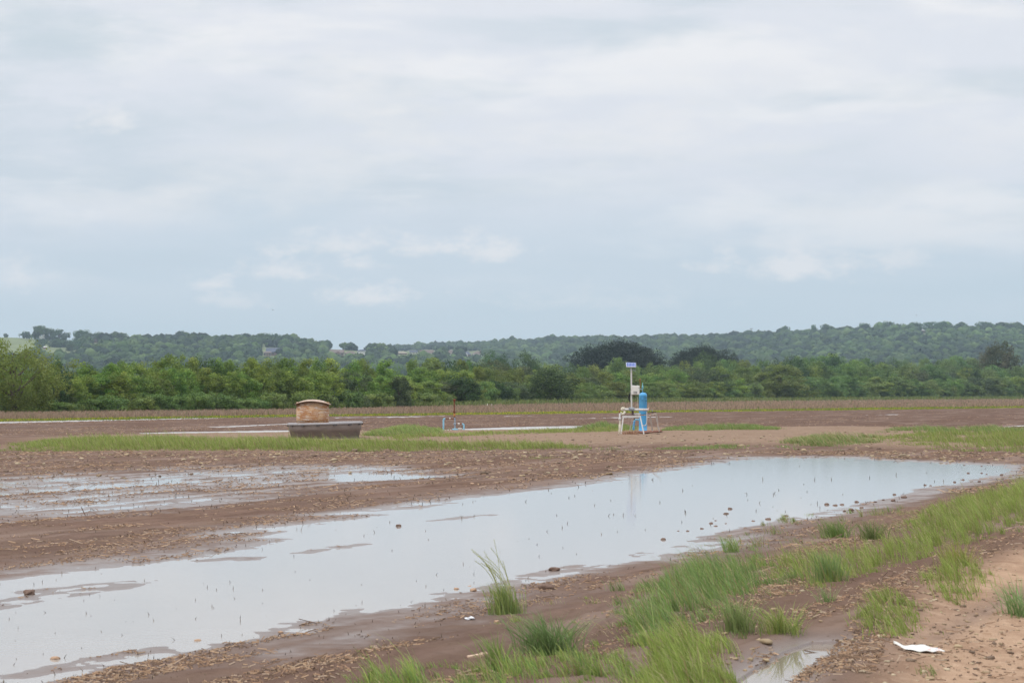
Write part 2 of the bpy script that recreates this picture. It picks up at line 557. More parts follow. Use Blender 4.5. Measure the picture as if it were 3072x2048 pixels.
def ground_material():
    t = NT('field_soil')
    big = t.noise(.09, 3); mid = t.noise(1.3, 5, .6); fine = t.noise(9, 6, .7); grit = t.noise(60, 4, .7)
    row = t.noise(1.0, 5, .6, stretch=(3.0, .38, 1, 1.126)); band = t.noise(1.0, 4, .6, stretch=(55.0, 5.0, 1, 1.126)); bel = t.noise(1.0, 3, .6, stretch=(9.0, 1.4, 1, 1.126))
    col = t.mix(t.ramp(row, .35, .66), (.150, .098, .080), (.225, .152, .124))
    col = t.mix(t.ramp(mid, .42, .68, 0, .7), col, (.215, .150, .115))
    col = t.mix(t.ramp(fine, .52, .72, 0, .55), col, (.085, .056, .044))
    col = t.mix(t.ramp(grit, .56, .70, 0, .5), col, (.30, .205, .140))
    col = t.mix(t.ramp(big, .40, .65, 0, .35), col, (.150, .112, .098))
    col = t.mix(1.0, col, (.93, .915, .88), 'MULTIPLY')
    farm = t.attr('far')
    col = t.mix(t.mth('MULTIPLY', farm, .7), col, (.125, .083, .066))
    col = t.mix(t.ramp(band, .42, .62, 0, .45), col, (.115, .072, .055))
    col = t.mix(t.ramp(bel, .50, .66, 0, .6), col, (.27, .20, .165))
    sandc = t.mix(t.ramp(mid, .35, .65), (.44, .300, .205), (.32, .208, .140))
    sandc = t.mix(t.ramp(fine, .48, .66, 0, .6), sandc, (.53, .375, .265))
    sandc = t.mix(t.ramp(grit, .54, .70, 0, .75), sandc, (.27, .155, .102))
    col = t.mix(t.attr('sand'), col, sandc)
    padc = t.mix(t.ramp(fine, .4, .66), (.235, .165, .118), (.36, .27, .20))
    padc = t.mix(t.ramp(mid, .45, .65, 0, .5), padc, (.20, .125, .085))
    col = t.mix(t.mth('MULTIPLY', t.attr('pad'), .85), col, padc)
    strawc = t.mix(t.ramp(row, .4, .6), (.22, .155, .11), (.29, .21, .145))
    col = t.mix(t.attr('straw'), col, strawc)
    col = t.mix(t.attr('green'), col, (.20, .195, .035))
    wet = t.attr('wet')
    wetc = t.mix(t.ramp(fine, .45, .75, 0, .5), (.150, .112, .095), (.105, .073, .060))
    col = t.mix(t.mth('MULTIPLY', wet, .85), col, wetc)
    hgt = t.mth('ADD', t.mth('MULTIPLY', t.mth('ADD', fine, t.mth('MULTIPLY', grit, .4)), t.mth('SUBTRACT', 1.0, t.mth('MULTIPLY', wet, .85))), t.mth('MULTIPLY', mid, .8))
    t.bump(hgt, .8, .045)
    w2 = t.mth('MULTIPLY', t.mth('MULTIPLY', wet, wet), wet)
    t.set(t.b.inputs['Specular IOR Level'], t.mth('MULTIPLY', w2, .5))
    return t.fin(col, t.mth('SUBTRACT', .95, t.mth('MULTIPLY', w2, .65)))


def water_material(name, base, rough, amp):
    t = NT(name)
    n = t.noise(2.2, 4, .6)
    t.b.inputs['IOR'].default_value = 1.333
    t.b.inputs['Specular IOR Level'].default_value = .5
    t.bump(t.noise(9.0, 3, .5), amp, .02)
    return t.fin(t.mix(n, base, tuple(c * .85 for c in base)), rough)


def veg_material(name, transl=.3, rough=.55, vary=.25, spec=.25):
    t = NT(name)
    oi = t.N.new('ShaderNodeObjectInfo').outputs['Random']
    hs = t.N.new('ShaderNodeHueSaturation')
    t.L.new(t.attr('col', 'Color'), hs.inputs['Color'])
    t.L.new(t.ramp(oi, 0, 1, 1 - vary, 1 + vary), hs.inputs['Value'])
    frac = t.mth('FRACT', t.mth('MULTIPLY', oi, 7.31))
    t.L.new(t.ramp(frac, 0, 1, .5 - .02, .5 + .02), hs.inputs['Hue'])
    c = hs.outputs[0]
    t.fin(c, rough)
    t.b.inputs['Specular IOR Level'].default_value = spec
    tr = t.N.new('ShaderNodeBsdfTranslucent'); t.L.new(c, tr.inputs[0])
    mx = t.N.new('ShaderNodeMixShader'); mx.inputs[0].default_value = transl
    t.L.new(t.b.outputs[0], mx.inputs[1]); t.L.new(tr.outputs[0], mx.inputs[2]); t.L.new(mx.outputs[0], t.out.inputs[0])
    return t.m


def paint(name, base, worn, rust=(.20, .075, .028), amt=.5, scale=14, rough=.5, drip=False):
    """weathered paint: patches of WORN and spots of RUST"""
    t = NT(name)
    a = t.noise(scale, 5, .65, stretch=(1, 1, .35) if drip else None); b = t.noise(scale * .45, 4, .6); g = t.noise(scale * 5, 3)
    col = t.mix(t.ramp(b, .4, .65), base, worn)
    lo = .74 - .28 * amt
    r = t.ramp(a, lo, lo + .10)
    col = t.mix(r, col, t.mix(t.ramp(g, .35, .65), rust, tuple(c * 1.9 for c in rust)))
    t.bump(a, .2, .004)
    return t.fin(col, t.mix(r, (rough,) * 3, (.9,) * 3))


def plain(name, base, rough=.6, var=.25, scale=20, metal=0.0):
    t = NT(name)
    n = t.noise(scale, 4, .6)
    return t.fin(t.mix(t.ramp(n, .3, .7), tuple(c * (1 - var) for c in base), tuple(min(1, c * (1 + var)) for c in base)), rough, metal)


M_SOIL = ground_material()
M_WATER = water_material('flood_water', (.36, .328, .298), .055, .04)
M_WATERF = water_material('rippled_water', (.40, .38, .36), .30, .9)
M_PUDDLE = water_material('puddle_water', (.26, .22, .18), .03, .02)
M_LEAF = veg_material('leaves', .40, .6, .13)
M_FAR = veg_material('far_leaves', .2, .7, 0.0, .1)
M_GRASS = veg_material('grass_blades', .35, .5, .12)
M_BARK = plain('bark', (.11, .085, .065), .9, .35, 9)
M_HILL = plain('hill_grass', (.14, .165, .065), .95, .22, .03)

# ------------------------------------------------------------------ ground sheet, water
ang = np.concatenate([np.linspace(-80, -17.2, 26), np.linspace(-17, 17, 880), np.linspace(17.2, 80, 26)])
rows_px = np.concatenate([np.arange(1180, 1300, 1.0), np.arange(1300, 2350, 1.4)])[::-1]
dist = np.concatenate([[3, 5, 7, 9], FPX * HC / (rows_px - HORIZON), [3600, 5000, 7500]])
dist = np.unique(dist)
A_, D_ = np.meshgrid(np.radians(ang), dist)
gx, gy = (D_ * np.tan(np.clip(A_, -R(60), R(60)))).ravel(), D_.ravel()
wide = np.abs(A_.ravel()) > R(60)
gx[wide] = (D_ * np.sin(A_)).ravel()[wide] * 2.2
gh, gm = field(gx, gy, True)
nc, nr = len(ang), len(dist)
idx = np.arange(nc * nr).reshape(nr, nc)
Q = np.stack([idx[:-1, :-1], idx[:-1, 1:], idx[1:, 1:], idx[1:, :-1]], -1).reshape(-1, 4)
link('ground', np_mesh('ground', np.stack([gx, gy, gh], -1), Q, attrs=gm, mats=[M_SOIL], smooth=True), kind='structure')
wx = np.linspace(-260, 330, 60); wy = np.linspace(11, 98, 40)
WX, WY = np.meshgrid(wx, wy)
wid = np.arange(WX.size).reshape(WX.shape)
wf = np.stack([wid[:-1, :-1], wid[:-1, 1:], wid[1:, 1:], wid[1:, :-1]], -1).reshape(-1, 4)
link('water', np_mesh('water', np.stack([WX.ravel(), WY.ravel(), 0 * WX.ravel()], -1), wf, mats=[M_WATER]), kind='structure')
WX, WY = np.meshgrid(np.linspace(-300, 360, 40), np.linspace(98, 430, 30))
wid = np.arange(WX.size).reshape(WX.shape)
wf = np.stack([wid[:-1, :-1], wid[:-1, 1:], wid[1:, 1:], wid[1:, :-1]], -1).reshape(-1, 4)
link('water', np_mesh('water', np.stack([WX.ravel(), WY.ravel(), 0 * WX.ravel()], -1), wf, mats=[M_WATERF]), kind='structure')


def blob_sheet(name, poly, z, mat, grow=.35):
    c = np.mean(poly, 0)
    v = [(c[0] + (p[0] - c[0]) * (1 + grow), c[1] + (p[1] - c[1]) * (1 + grow), z) for p in poly]
    m = MB(); m.add(v, [tuple(range(len(v)))])
    return m.build(name, mat, kind='structure')


blob_sheet('puddle', PUDDLE, PUDDLE_Z - .012, M_PUDDLE, .10)
blob_sheet('puddle', PUDDLE2, PUDDLE_Z - .008, M_PUDDLE, .05)

# ------------------------------------------------------------------ hills, wooded slopes, pasture
SKY_A = ([-700, -100, 0, 120, 165, 220, 300, 420, 600, 800, 900, 1000, 1100, 1250, 1400, 1470, 1600, 1800, 2100, 4000], [1010, 1012, 1011.5, 1013, 1016, 1020, 1021, 1024, 1024, 1026, 1038, 1046, 1050, 1056, 1062, 1066, 1088, 1130, 1170, 1170])
SKY_B = ([-700, 0, 900, 1100, 1300, 1500, 1600, 1700, 2000, 2200, 2350, 2500, 2600, 2750, 3072, 3700], [1090, 1080, 1064, 1052, 1040, 1034, 1028, 1021, 1021, 1015, 1008, 1001, 997, 995, 992, 992])
DR_B = ([-700, 1200, 2000, 2600, 3072, 3700], [3500, 3400, 3100, 2750, 2650, 2600])


def hill_z(x, y):
    px = CX + x / np.maximum(y, 1) * FPX

    def ridge(sky, dr, db):
        zr = HC + (HORIZON - np.interp(px, *sky)) / FPX * dr
        t = np.clip((y - db) / (dr - db), 0, 1)
        z = zr * (t ** 1.25)
        return np.where(y > dr, zr * np.maximum(0, 1 - ((y - dr) / 900) ** 2), z)
    a = ridge(SKY_A, 2400.0, 1350.0)
    b = ridge(SKY_B, np.interp(px, *DR_B), 1600.0)
    z = np.maximum(a, b)
    return z + fbm(x / 130, y / 130, 21) * np.clip(z / 30, 0, 1) * 3.0 - 1.5


ha = np.linspace(-24, 24, 260); hd = np.concatenate([np.linspace(1250, 3700, 150), np.linspace(3750, 4700, 12)])
HA, HD = np.meshgrid(np.radians(ha), hd)
hx, hy = (HD * np.tan(HA)).ravel(), HD.ravel()
hid = np.arange(hx.size).reshape(HA.shape)
hq = np.stack([hid[:-1, :-1], hid[:-1, 1:], hid[1:, 1:], hid[1:, :-1]], -1).reshape(-1, 4)
link('hills', np_mesh('hills', np.stack([hx, hy, hill_z(hx, hy)], -1), hq, mats=[M_HILL], smooth=True), kind='structure')


def at_hill(px, py):
    d = np.linspace(1400, 3600, 4400)
    rx, ry, rz = ray(px, py)
    x, z = rx / ry * d, HC + rz / ry * d
    gap = z - hill_z(x, d)
    k = np.argmax(gap <= 0) if (gap <= 0).any() else np.argmin(gap)
    return float(x[k]), float(d[k]), float(hill_z(x[k:k + 1], d[k:k + 1])[0])


def in_poly(poly, px, py):
    return sdist(poly, px, py) > 0


CLEAR = [[(-400, 1005), (0, 1006), (118, 1006), (163, 1010), (222, 1014), (246, 1024), (250, 1040), (246, 1080), (214, 1084), (142, 1080), (100, 1084), (-400, 1088)],
         [(270, 1012), (302, 1012), (306, 1050), (266, 1050)],
         [(784, 1020), (800, 1022), (798, 1060), (786, 1092), (766, 1092)]]
HOUSES = [  # px0, px1, ridge y, eave y, base y
    (790, 842, 1043, 1056, 1067), (904, 917, 1049, 1055, 1059), (929, 951, 1046.5, 1056, 1061), (980, 1031, 1048.5, 1058, 1066), (1032, 1068, 1053, 1060, 1066), (1070, 1102, 1048.5, 1052, 1066),
    (1180, 1222, 1054, 1059, 1063), (1228, 1252, 1050.5, 1055.5, 1061), (1259, 1300, 1049.5, 1059, 1067), (1302, 1320, 1053, 1058.5, 1063), (1340, 1364, 1049.5, 1059.5, 1065), (1388, 1413, 1054.5, 1062, 1071), (1415, 1454, 1053.5, 1062, 1071),
    (277, 298, 1015.5, 1022.5, 1028), (2761, 2785, 987, 990.5, 996.5), (2670, 2679, 989, 991.5, 996)]

FOREST_GREENS = np.array([(.034, .068, .022), (.044, .088, .026), (.058, .108, .030), (.024, .048, .022), (.072, .118, .036), (.020, .038, .020)])


def forest():
    ico_v, ico_f = [], []
    import bmesh
    bm = bmesh.new(); bmesh.ops.create_icosphere(bm, subdivisions=2, radius=1.0)
    bm.verts.ensure_lookup_table()
    iv = np.array([v.co[:] for v in bm.verts]); itr = np.array([[v.index for v in f.verts] for f in bm.faces])
    bm.free()
    n = 190000
    th = rng.uniform(R(-19), R(19), n)
    dd = np.sqrt(rng.uniform(1380 ** 2, 3450 ** 2, n))
    x, y = dd * np.tan(th), dd
    z = hill_z(x, y)
    px, py = pxpy(x, y, z)
    keep = (py < 1142) & (z > .6)
    # hidden behind the crest: drop
    e = (z - HC) / y
    px_r = np.clip(px, -650, 3650)
    crest = np.maximum((HORIZON - np.interp(px_r, *SKY_A)) / FPX, (HORIZON - np.interp(px_r, *SKY_B)) / FPX)
    a_crest = (HORIZON - np.interp(px_r, *SKY_A)) / FPX
    keep &= (y < np.interp(px_r, *DR_B) + 40)
    keep &= ~((y > 2440) & (e < a_crest - .002))
    for c in CLEAR:
        keep &= ~in_poly(c, px, py)
    for a, b, r_, e_, bs in HOUSES:
        keep &= ~((px > a - 3) & (px < b + 3) & (py > r_ - 1) & (py < bs + 24))
    x, y, z = x[keep], y[keep], z[keep]
    # thin out to tree spacing
    cell = {}
    sel = []
    for i in range(len(x)):
        k = (int(x[i] // 6.0), int(y[i] // 6.0))
        if k in cell: continue
        cell[k] = 1; sel.append(i)
    x, y, z = x[sel], y[sel], z[sel]
    n = len(x)
    w = np.clip(np.exp(rng.normal(math.log(3.5), .33, n)), 2.0, 7.5) * (1 + .25 * fbm(x / 90, y / 90, 31))
    hgt = w * rng.uniform(.85, 1.25, n)
    rise = rng.uniform(0, 3.0, n)
    V, F, Cc = [], [], []
    variants = []
    for k in range(10):
        q = iv + .0
        lump = np.array([fbm(q[:, 0] * 1.7 + 9 * k + q[:, 2], q[:, 1] * 1.7 - q[:, 2] * 1.3 + 5 * k, 40 + k)])[0]
        rr = (1 + .6 * lump + rng.uniform(-.16, .16, len(q)))[:, None]
        qq = q * rr
        # ragged leaf clumps round the surface
        m = 60
        d = rng.normal(size=(m, 3)); d /= np.linalg.norm(d, axis=1)[:, None]; d[:, 2] = np.abs(d[:, 2]) * 1.0 - .15
        cpos = d * rng.uniform(.85, 1.18, m)[:, None]
        t1 = rng.normal(size=(m, 3)); t2 = rng.normal(size=(m, 3))
        tri = np.stack([cpos + t1 * .17, cpos + t2 * .17, cpos - (t1 + t2) * .14], 1).reshape(-1, 3)
        vv = np.concatenate([qq, tri])
        ff = np.concatenate([itr, (len(q) + np.arange(3 * m)).reshape(-1, 3)])
        variants.append((vv, ff))
    vi = rng.integers(0, 10, n); rot = rng.uniform(0, 6.28, n)
    base = FOREST_GREENS[rng.integers(0, len(FOREST_GREENS), n)] * rng.uniform(.8, 1.25, n)[:, None]
    base *= (1 + .38 * fbm(x / 70, y / 110, 33) + .3 * fbm(x / 300, y / 200, 34))[:, None]
    off = 0
    for k in range(10):
        ii = np.nonzero(vi == k)[0]
        vv, ff = variants[k]
        c, s_ = np.cos(rot[ii])[:, None], np.sin(rot[ii])[:, None]
        X = (vv[None, :, 0] * c - vv[None, :, 1] * s_) * w[ii][:, None] + x[ii][:, None]
        Y = (vv[None, :, 0] * s_ + vv[None, :, 1] * c) * w[ii][:, None] + y[ii][:, None]
        Z = vv[None, :, 2] * (hgt[ii] * .75)[:, None] + (z[ii] + hgt[ii] * .55 + rise[ii])[:, None]
        V.append(np.stack([X, Y, Z], -1).reshape(-1, 3))
        F.append((ff[None] + (np.arange(len(ii)) * len(vv))[:, None, None] + off).reshape(-1, 3))
        cc = np.repeat(base[ii], len(vv), 0) * rng.uniform(.75, 1.25, len(ii) * len(vv))[:, None]
        Cc.append(cc)
        off += len(ii) * len(vv)
    link('hill_forest', np_mesh('hill_forest', np.concatenate(V), None, np.concatenate(F), np.concatenate(Cc), [M_FAR]), kind='stuff')


forest()

# ------------------------------------------------------------------ trees


def leaf_quads(P, Nrm, size, droop=0.0):
    n = len(P)
    t = rng.normal(size=(n, 3)); t -= (t * Nrm).sum(1)[:, None] * Nrm
    t[:, 2] -= droop
    t /= np.linalg.norm(t, axis=1)[:, None] + 1e-9
    b = np.cross(Nrm, t)
    s = (size * rng.uniform(.6, 1.35, n))[:, None]
    a = rng.uniform(.45, .8, n)[:, None]
    V = np.stack([P - t * s * .5, P + b * s * .5 * a, P + t * s * .6, P - b * s * .5 * a], 1).reshape(-1, 3)
    return V, np.arange(4 * n).reshape(-1, 4)


def crown_mesh(name, W, Hh, base, nclump, leaf, greens, per=110, shape='round', clump_r=.17, droop=0.0):
    """leaf clumps through a crown of width W and height Hh whose foliage starts at BASE (all metres)"""
    P, N_, Cc = [], [], []
    span = Hh - base
    k = 0
    lobes = [(rng.uniform(-.25, .25) * W, rng.uniform(-.25, .25) * W, rng.uniform(.72, 1.0)) for _ in range(5)]
    while k < nclump:
        u = rng.uniform(0, 1)
        th = rng.uniform(0, 6.283)
        if shape == 'bush':
            prof = math.sqrt(max(0, 1 - max(0, (u - .35) / .65) ** 2)) * (.82 + .18 * min(1, u / .2))
        elif shape == 'pine':
            prof = (1 - abs(u - .55) ** 1.6 * 1.6) * (1.0 if k % 4 else .6)
        elif shape == 'tall':
            prof = math.sin(min(1, .12 + u) * math.pi * .94) ** .7
        else:
            prof = math.sqrt(max(0, 1 - (2 * u - 1) ** 2)) ** .8
        rad = max(0, prof) * W / 2 * math.sqrt(rng.uniform(.35, 1.0))
        wob = 1 + .28 * math.sin(3 * th + u * 5 + nclump) + .15 * math.sin(5 * th - u * 7)
        c = np.array([math.cos(th) * rad * wob, math.sin(th) * rad * wob, base + u * span])
        lb = lobes[k % 5]
        c[0] += lb[0] * u; c[1] += lb[1] * u; c[2] = base + (c[2] - base) * lb[2]
        cr = clump_r * W * rng.uniform(.6, 1.25)
        m = max(12, int(per * rng.uniform(.6, 1.3)))
        d = rng.normal(size=(m, 3)); d /= np.linalg.norm(d, axis=1)[:, None]
        rr = cr * rng.uniform(.3, 1.0, m) ** .5
        flat = .95 if shape != 'pine' else .45
        off = d * rr[:, None] * np.array([1, 1, flat * rng.uniform(.8, 1.35)])
        if droop: off[:, 2] -= droop * cr * (np.hypot(off[:, 0], off[:, 1]) / cr) ** 2
        P.append(c + off)
        out = np.array([c[0] / W, c[1] / W, .35])
        nn = d * .7 + np.array([0, 0, .45]) + out * .7 + rng.normal(size=(m, 3)) * .75
        N_.append(nn / np.linalg.norm(nn, axis=1)[:, None])
        g = greens[rng.integers(0, len(greens))] * rng.uniform(.82, 1.2)
        Cc.append(np.repeat(g[None], m, 0) * rng.uniform(.72, 1.3, m)[:, None])
        k += 1
    P, N_, Cc = np.concatenate(P), np.concatenate(N_), np.concatenate(Cc)
    lo = P[:, 2] < .05
    P[lo, 2] = rng.uniform(.02, .4, lo.sum())
    V, Qd = leaf_quads(P, N_, leaf, droop)
    return np_mesh(name, V, Qd, None, np.repeat(Cc, 4, 0), [M_LEAF])


def trunk_mesh(name, Hh, W, r, base, limbs=6):
    m = MB()
    top = Hh * .82
    pts = [(0, 0, -.3)] + [(math.sin(i * 1.7) * .03 * Hh, math.cos(i * 2.3) * .02 * Hh, top * (i + 1) / 6) for i in range(6)]
    m.tube(pts, [r * (1.25 - i * .17) for i in range(7)], 8)
    for k in range(limbs):
        z0 = base * .8 + (top * .75 - base * .8) * (k + .5) / limbs
        th = k * 2.4 + .5
        L_ = W * .40 * (1 - .45 * k / limbs)
        p = [(0, 0, z0), (math.cos(th) * L_ * .4, math.sin(th) * L_ * .4, z0 + L_ * .28), (math.cos(th) * L_ * .75, math.sin(th) * L_ * .75, z0 + L_ * .62), (math.cos(th + .2) * L_, math.sin(th + .2) * L_, z0 + L_ * .95)]
        m.tube(p, [r * .45, r * .34, r * .2, r * .06], 6, cap=False)
    me = bpy.data.meshes.new(name)
    me.from_pydata(m.v, [], m.f); me.polygons.foreach_set('use_smooth', m.sm); me.materials.append(M_BARK)
    return me


LEFTG = np.array([(.205, .290, .052), (.168, .255, .046), (.130, .215, .042), (.230, .310, .062)])
MIDG = np.array([(.150, .225, .054), (.118, .190, .048), (.175, .245, .066), (.132, .205, .058)])
YELG = np.array([(.160, .215, .042), (.130, .185, .038), (.180, .225, .055)])
PALEG = np.array([(.105, .140, .058), (.085, .120, .050), (.125, .155, .068)])
DARKG = np.array([(.056, .105, .028), (.044, .082, .025), (.074, .130, .036)])
PINEG = np.array([(.022, .034, .018), (.028, .042, .022), (.018, .028, .017)])
OLIVEG = np.array([(.085, .095, .032), (.105, .105, .042), (.065, .080, .026), (.130, .120, .062)])
PROTO = {}


def proto(kind, i, W, Hh, base, ncl, leaf, greens, shape, r, per=110, clump_r=.17, droop=0.0, name='leafy_tree', limbs=6):
    root = link(name, None)
    link('crown', crown_mesh('crown', W, Hh, base, ncl, leaf, greens, per, shape, clump_r, droop), root)
    link('trunk', trunk_mesh('trunk', Hh, W, r, base, limbs), root)
    PROTO.setdefault(kind, []).append([root, W, Hh, False])


for i in range(5): proto('leafy', i, 4.2, 6.5, .1, 150, .17, LEFTG, 'tall' if i % 2 else 'bush', .10, 100, .125)
for i in range(3): proto('mid', i, 6.0, 8.5, .1, 150, .26, MIDG, 'bush', .13, 95, .125)
for i in range(3): proto('feathery', i, 5.0, 7.0, .1, 140, .19, YELG, 'bush', .10, 120, .13, .4, 'willow_tree')
for i in range(2): proto('pale', i, 5.0, 7.0, .1, 95, .22, PALEG, 'bush', .10, 120, .13, .3, 'willow_tree')
for i in range(3): proto('dark', i, 6.0, 7.5, .2, 90, .26, DARKG, 'bush', .14, 110, .15)
for i in range(3): proto('pine', i, 11.0, 19.0, 1.0, 210, .44, PINEG * 1.15, 'bush', .24, 110, .14, 0, 'pine_tree', 8)
proto('bigwillow', 0, 9.0, 7.4, .6, 230, .19, YELG, 'round', .26, 90, .095, .4, 'willow_tree', 9)
proto('oak', 0, 12.0, 14.0, 4.0, 130, .42, OLIVEG, 'round', .3, 110, .12, 0, 'oak_tree', 8)
for i in range(2): proto('shrub', i, 4.0, 3.2, .05, 80, .20, MIDG * 1.05, 'bush', .05, 100, .15, 0, 'shrub', 4)
for i in range(2): proto('hilltree', i, 14.0, 14.0, 1.6, 70, 1.0, DARKG * 1.2, 'round', .55, 80, .15, 0, 'hill_tree', 7)
TREES = []     # px, d, root


def put_tree(kind, px, d, top_py, w_px, label=None, group=None, z=None, zones=None, sy=None, i=None):
    lst = PROTO[kind]
    p = lst[rng.integers(0, len(lst)) if i is None else i % len(lst)]
    x = (px - CX) / FPX * d
    zb = 0.03 if z is None else z
    zt = HC + (HORIZON - top_py) / FPX * d
    sh = max(.15, (zt - zb) / p[2]); sw = w_px / FPX * d / p[1]
    loc, rz, sc = (x, d, zb), rng.uniform(0, 6.28), (sw, sw, sh)
    if not p[3]:
        p[3] = True; o = p[0]; o.location = loc; o.rotation_euler = (0, 0, rz); o.scale = sc
        o['label'] = label or ''
        if group: o['group'] = group
    else:
        o = copy_tree(p[0], loc, rz, sc, label or '', group)
        if not group and 'group' in o: del o['group']
    o['category'] = 'shrub' if kind == 'shrub' else 'tree'
    return o


TOP = ([-500, 150, 200, 250, 300, 380, 450, 520, 560, 640, 800, 1000, 1200, 1400, 1550, 1650, 1720, 1800, 1960, 2050, 2200, 2300, 2420, 2500, 2600, 2750, 2900, 3072, 3600],
       [1070, 1098, 1100, 1086, 1080, 1075, 1070, 1062, 1068, 1070, 1071, 1074, 1076, 1078, 1083, 1090, 1098, 1098, 1096, 1088, 1078, 1078, 1070, 1066, 1078, 1078, 1080, 1074, 1072])
ZONES = [(-900, 190, 'beside the huge yellow-green willow'), (190, 420, 'under the hillside pasture'), (420, 640, 'under the gap in the ridge trees'), (640, 775, 'past the pasture hill'),
         (775, 870, 'below the blue-roofed hill house'), (870, 1000, 'straight above the rusty tank'), (1000, 1110, 'below the white two-storey house'), (1110, 1290, 'between tub and rusty vent stack'),
         (1290, 1430, 'behind the rusty vent stack'), (1430, 1580, 'below the hipped house with cupola'), (1580, 1740, 'next to the broad dark tree'), (1740, 1880, 'below the main pine clump'),
         (1880, 2010, 'behind the blue vessel'), (2010, 2200, 'below the second pine group'), (2200, 2300, 'beneath the mast on the ridge'), (2300, 2480, 'around the big round willow'),
         (2480, 2660, 'past the big round willow'), (2660, 2800, 'below the pale-roofed ridge house'), (2800, 2930, 'short of the olive oak'), (2930, 4200, 'around the olive oak')]
TONE = {'leafy': 'fresh green slender', 'mid': 'mid green bushy', 'feathery': 'yellowish feathery', 'pale': 'pale grey-green', 'dark': 'dark green rounded', 'shrub': 'low dull green'}


def zone(px):
    return next(z for a, b, z in ZONES if a <= px < b)


pending = {}


def row(k, x0, x1, back, frac, kinds, weights, wpx):
    """one row of the wood: K-th from the field, BACK metres (share of distance) behind its edge"""
    px = x0
    rowname = ('front', 'second', 'back')[k]
    while px < x1:
        d0 = FPX * HC / (np.interp(px, *TREE_BASE) - HORIZON)
        d = d0 * (1 + back) + rng.uniform(1, 5)
        t, b = np.interp(px, *TOP), np.interp(px, *TREE_BASE)
        top = t + (b - t) * max(0, frac(px)) + rng.normal() * 3 + rng.uniform(-2, 4)
        w = wpx(px) * rng.uniform(.8, 1.3)
        kind = kinds(px)[rng.choice(len(kinds(px)), p=weights(px))]
        if abs(px - 30) < 110 and k == 0 and back < .05:
            top = max(top, 1150)
        o = put_tree(kind, px, d, top, w * 1.18)
        lab = f"{TONE[kind]} tree in the {rowname} row, {zone(px)}"
        pending.setdefault(lab, []).append((top, px, o))
        px += w * .56


def kL(px): return ['leafy', 'dark', 'feathery', 'pale'] if px < 1300 else (['feathery', 'pale', 'dark', 'leafy'] if px < 2350 else ['mid', 'pale', 'leafy', 'dark'])
def wL0(px): return [.86, .03, .07, .04] if px < 1300 else ([.56, .2, .06, .18] if px < 2350 else [.52, .2, .22, .06])
def wL1(px): return [.80, .03, .13, .04] if px < 1300 else ([.58, .16, .06, .20] if px < 2350 else [.52, .18, .22, .08])


row(1, -240, 3330, .10, lambda p: .03 if p < 1150 else .16, kL, wL1, lambda p: np.interp(p, [0, 1200, 2000, 3072], [88, 80, 72, 66]))
row(0, -260, 3340, .0, lambda p: .24 if p < 1150 else np.interp(p, [1150, 1500, 2000, 3072], [.36, .42, .48, .46]), kL, wL0, lambda p: np.interp(p, [0, 1200, 2000, 3072], [92, 82, 74, 68]))
row(2, 1250, 3380, .34, lambda p: .0, lambda p: ['feathery', 'mid', 'dark', 'pale'] if p < 2300 else ['mid', 'dark', 'pale', 'leafy'], lambda p: [.3, .3, .3, .1] if p < 2300 else [.4, .25, .15, .2], lambda p: 68)
# low bushes along the edge of the wood
px = -200
while px < 3300:
    d0 = FPX * HC / (np.interp(px, *TREE_BASE) - HORIZON)
    b = np.interp(px, *TREE_BASE); t = np.interp(px, *TOP)
    tp = b - (b - t) * rng.uniform(.22, .40)
    o = put_tree('shrub', px, d0 - rng.uniform(1, 4), tp, rng.uniform(55, 85) * (1.2 if px < 1300 else .9))
    pending.setdefault(f"low bush edging the wood, {zone(px)}", []).append((tp, px, o))
    px += rng.uniform(48, 80)
for lab, items in pending.items():
    if len(items) == 1:
        items[0][2]['label'] = lab
        continue
    items.sort(key=lambda q: q[0])
    if len(items) == 2:
        items[0][2]['label'] = 'taller ' + lab; items[1][2]['label'] = 'shorter ' + lab
    else:
        items[0][2]['label'] = 'tallest ' + lab; items[-1][2]['label'] = 'shortest ' + lab
        for _, _, o in items[1:-1]:
            o['label'] = 'middling ' + lab; o['group'] = 'middling ' + lab

put_tree('bigwillow', 40, 197, 1018, 285, 'huge yellow-green willow with dark open limbs at the end of the tree line')
put_tree('dark', 168, 212, 1078, 75, 'small blackish tree tucked behind the huge yellow-green willow')
put_tree('dark', 1655, 372, 1096, 150, 'broad dark green tree standing out of the paler willows at the wood edge')
put_tree('dark', 1385, 318, 1128, 110, 'dark round tree at the wood edge behind the rusty vent stack')
put_tree('pale', 1196, 281, 1113, 74, 'grey-green tree with a domed crown between rusty tank and vent stack', i=0)
put_tree('dark', 1585, 690, 1056, 82, 'dark domed tree alone behind the wood, above the broad dark tree')
put_tree('dark', 1485, 660, 1060, 70, 'dark tree top just below the hipped house with the cupola')
for x_, t_, w_, d_, l_ in ((1783, 1041, 98, 730, 'lowest of the black-green pines in the main clump, nearer the tub'), (1836, 1034, 90, 745, 'black-green pine in the main clump, second from its tub end'),
                           (1893, 1022, 125, 740, 'tallest black-green pine, crowning the main clump'), (1942, 1040, 84, 735, 'black-green pine ending the main clump above the blue vessel'),
                           (2040, 1052, 66, 800, 'small dark pine starting the second pine group'), (2092, 1038, 80, 800, 'tallest dark pine of the second pine group'),
                           (2140, 1043, 60, 810, 'middle dark pine of the second pine group'), (2172, 1046, 58, 815, 'last dark pine of the second pine group, under the mast')):
    put_tree('pine', x_, d_, t_, w_ * 1.42, l_, 'dark pines rising behind the wood')
put_tree('dark', 2115, 690, 1059, 105, 'wide dark green tree in front of the second pine group')
put_tree('mid', 1847, 560, 1077, 68, 'small bright green tree in front of the main pine clump', i=0)
put_tree('mid', 1968, 570, 1082, 66, 'small round green tree at the foot of the main pine clump', i=1)
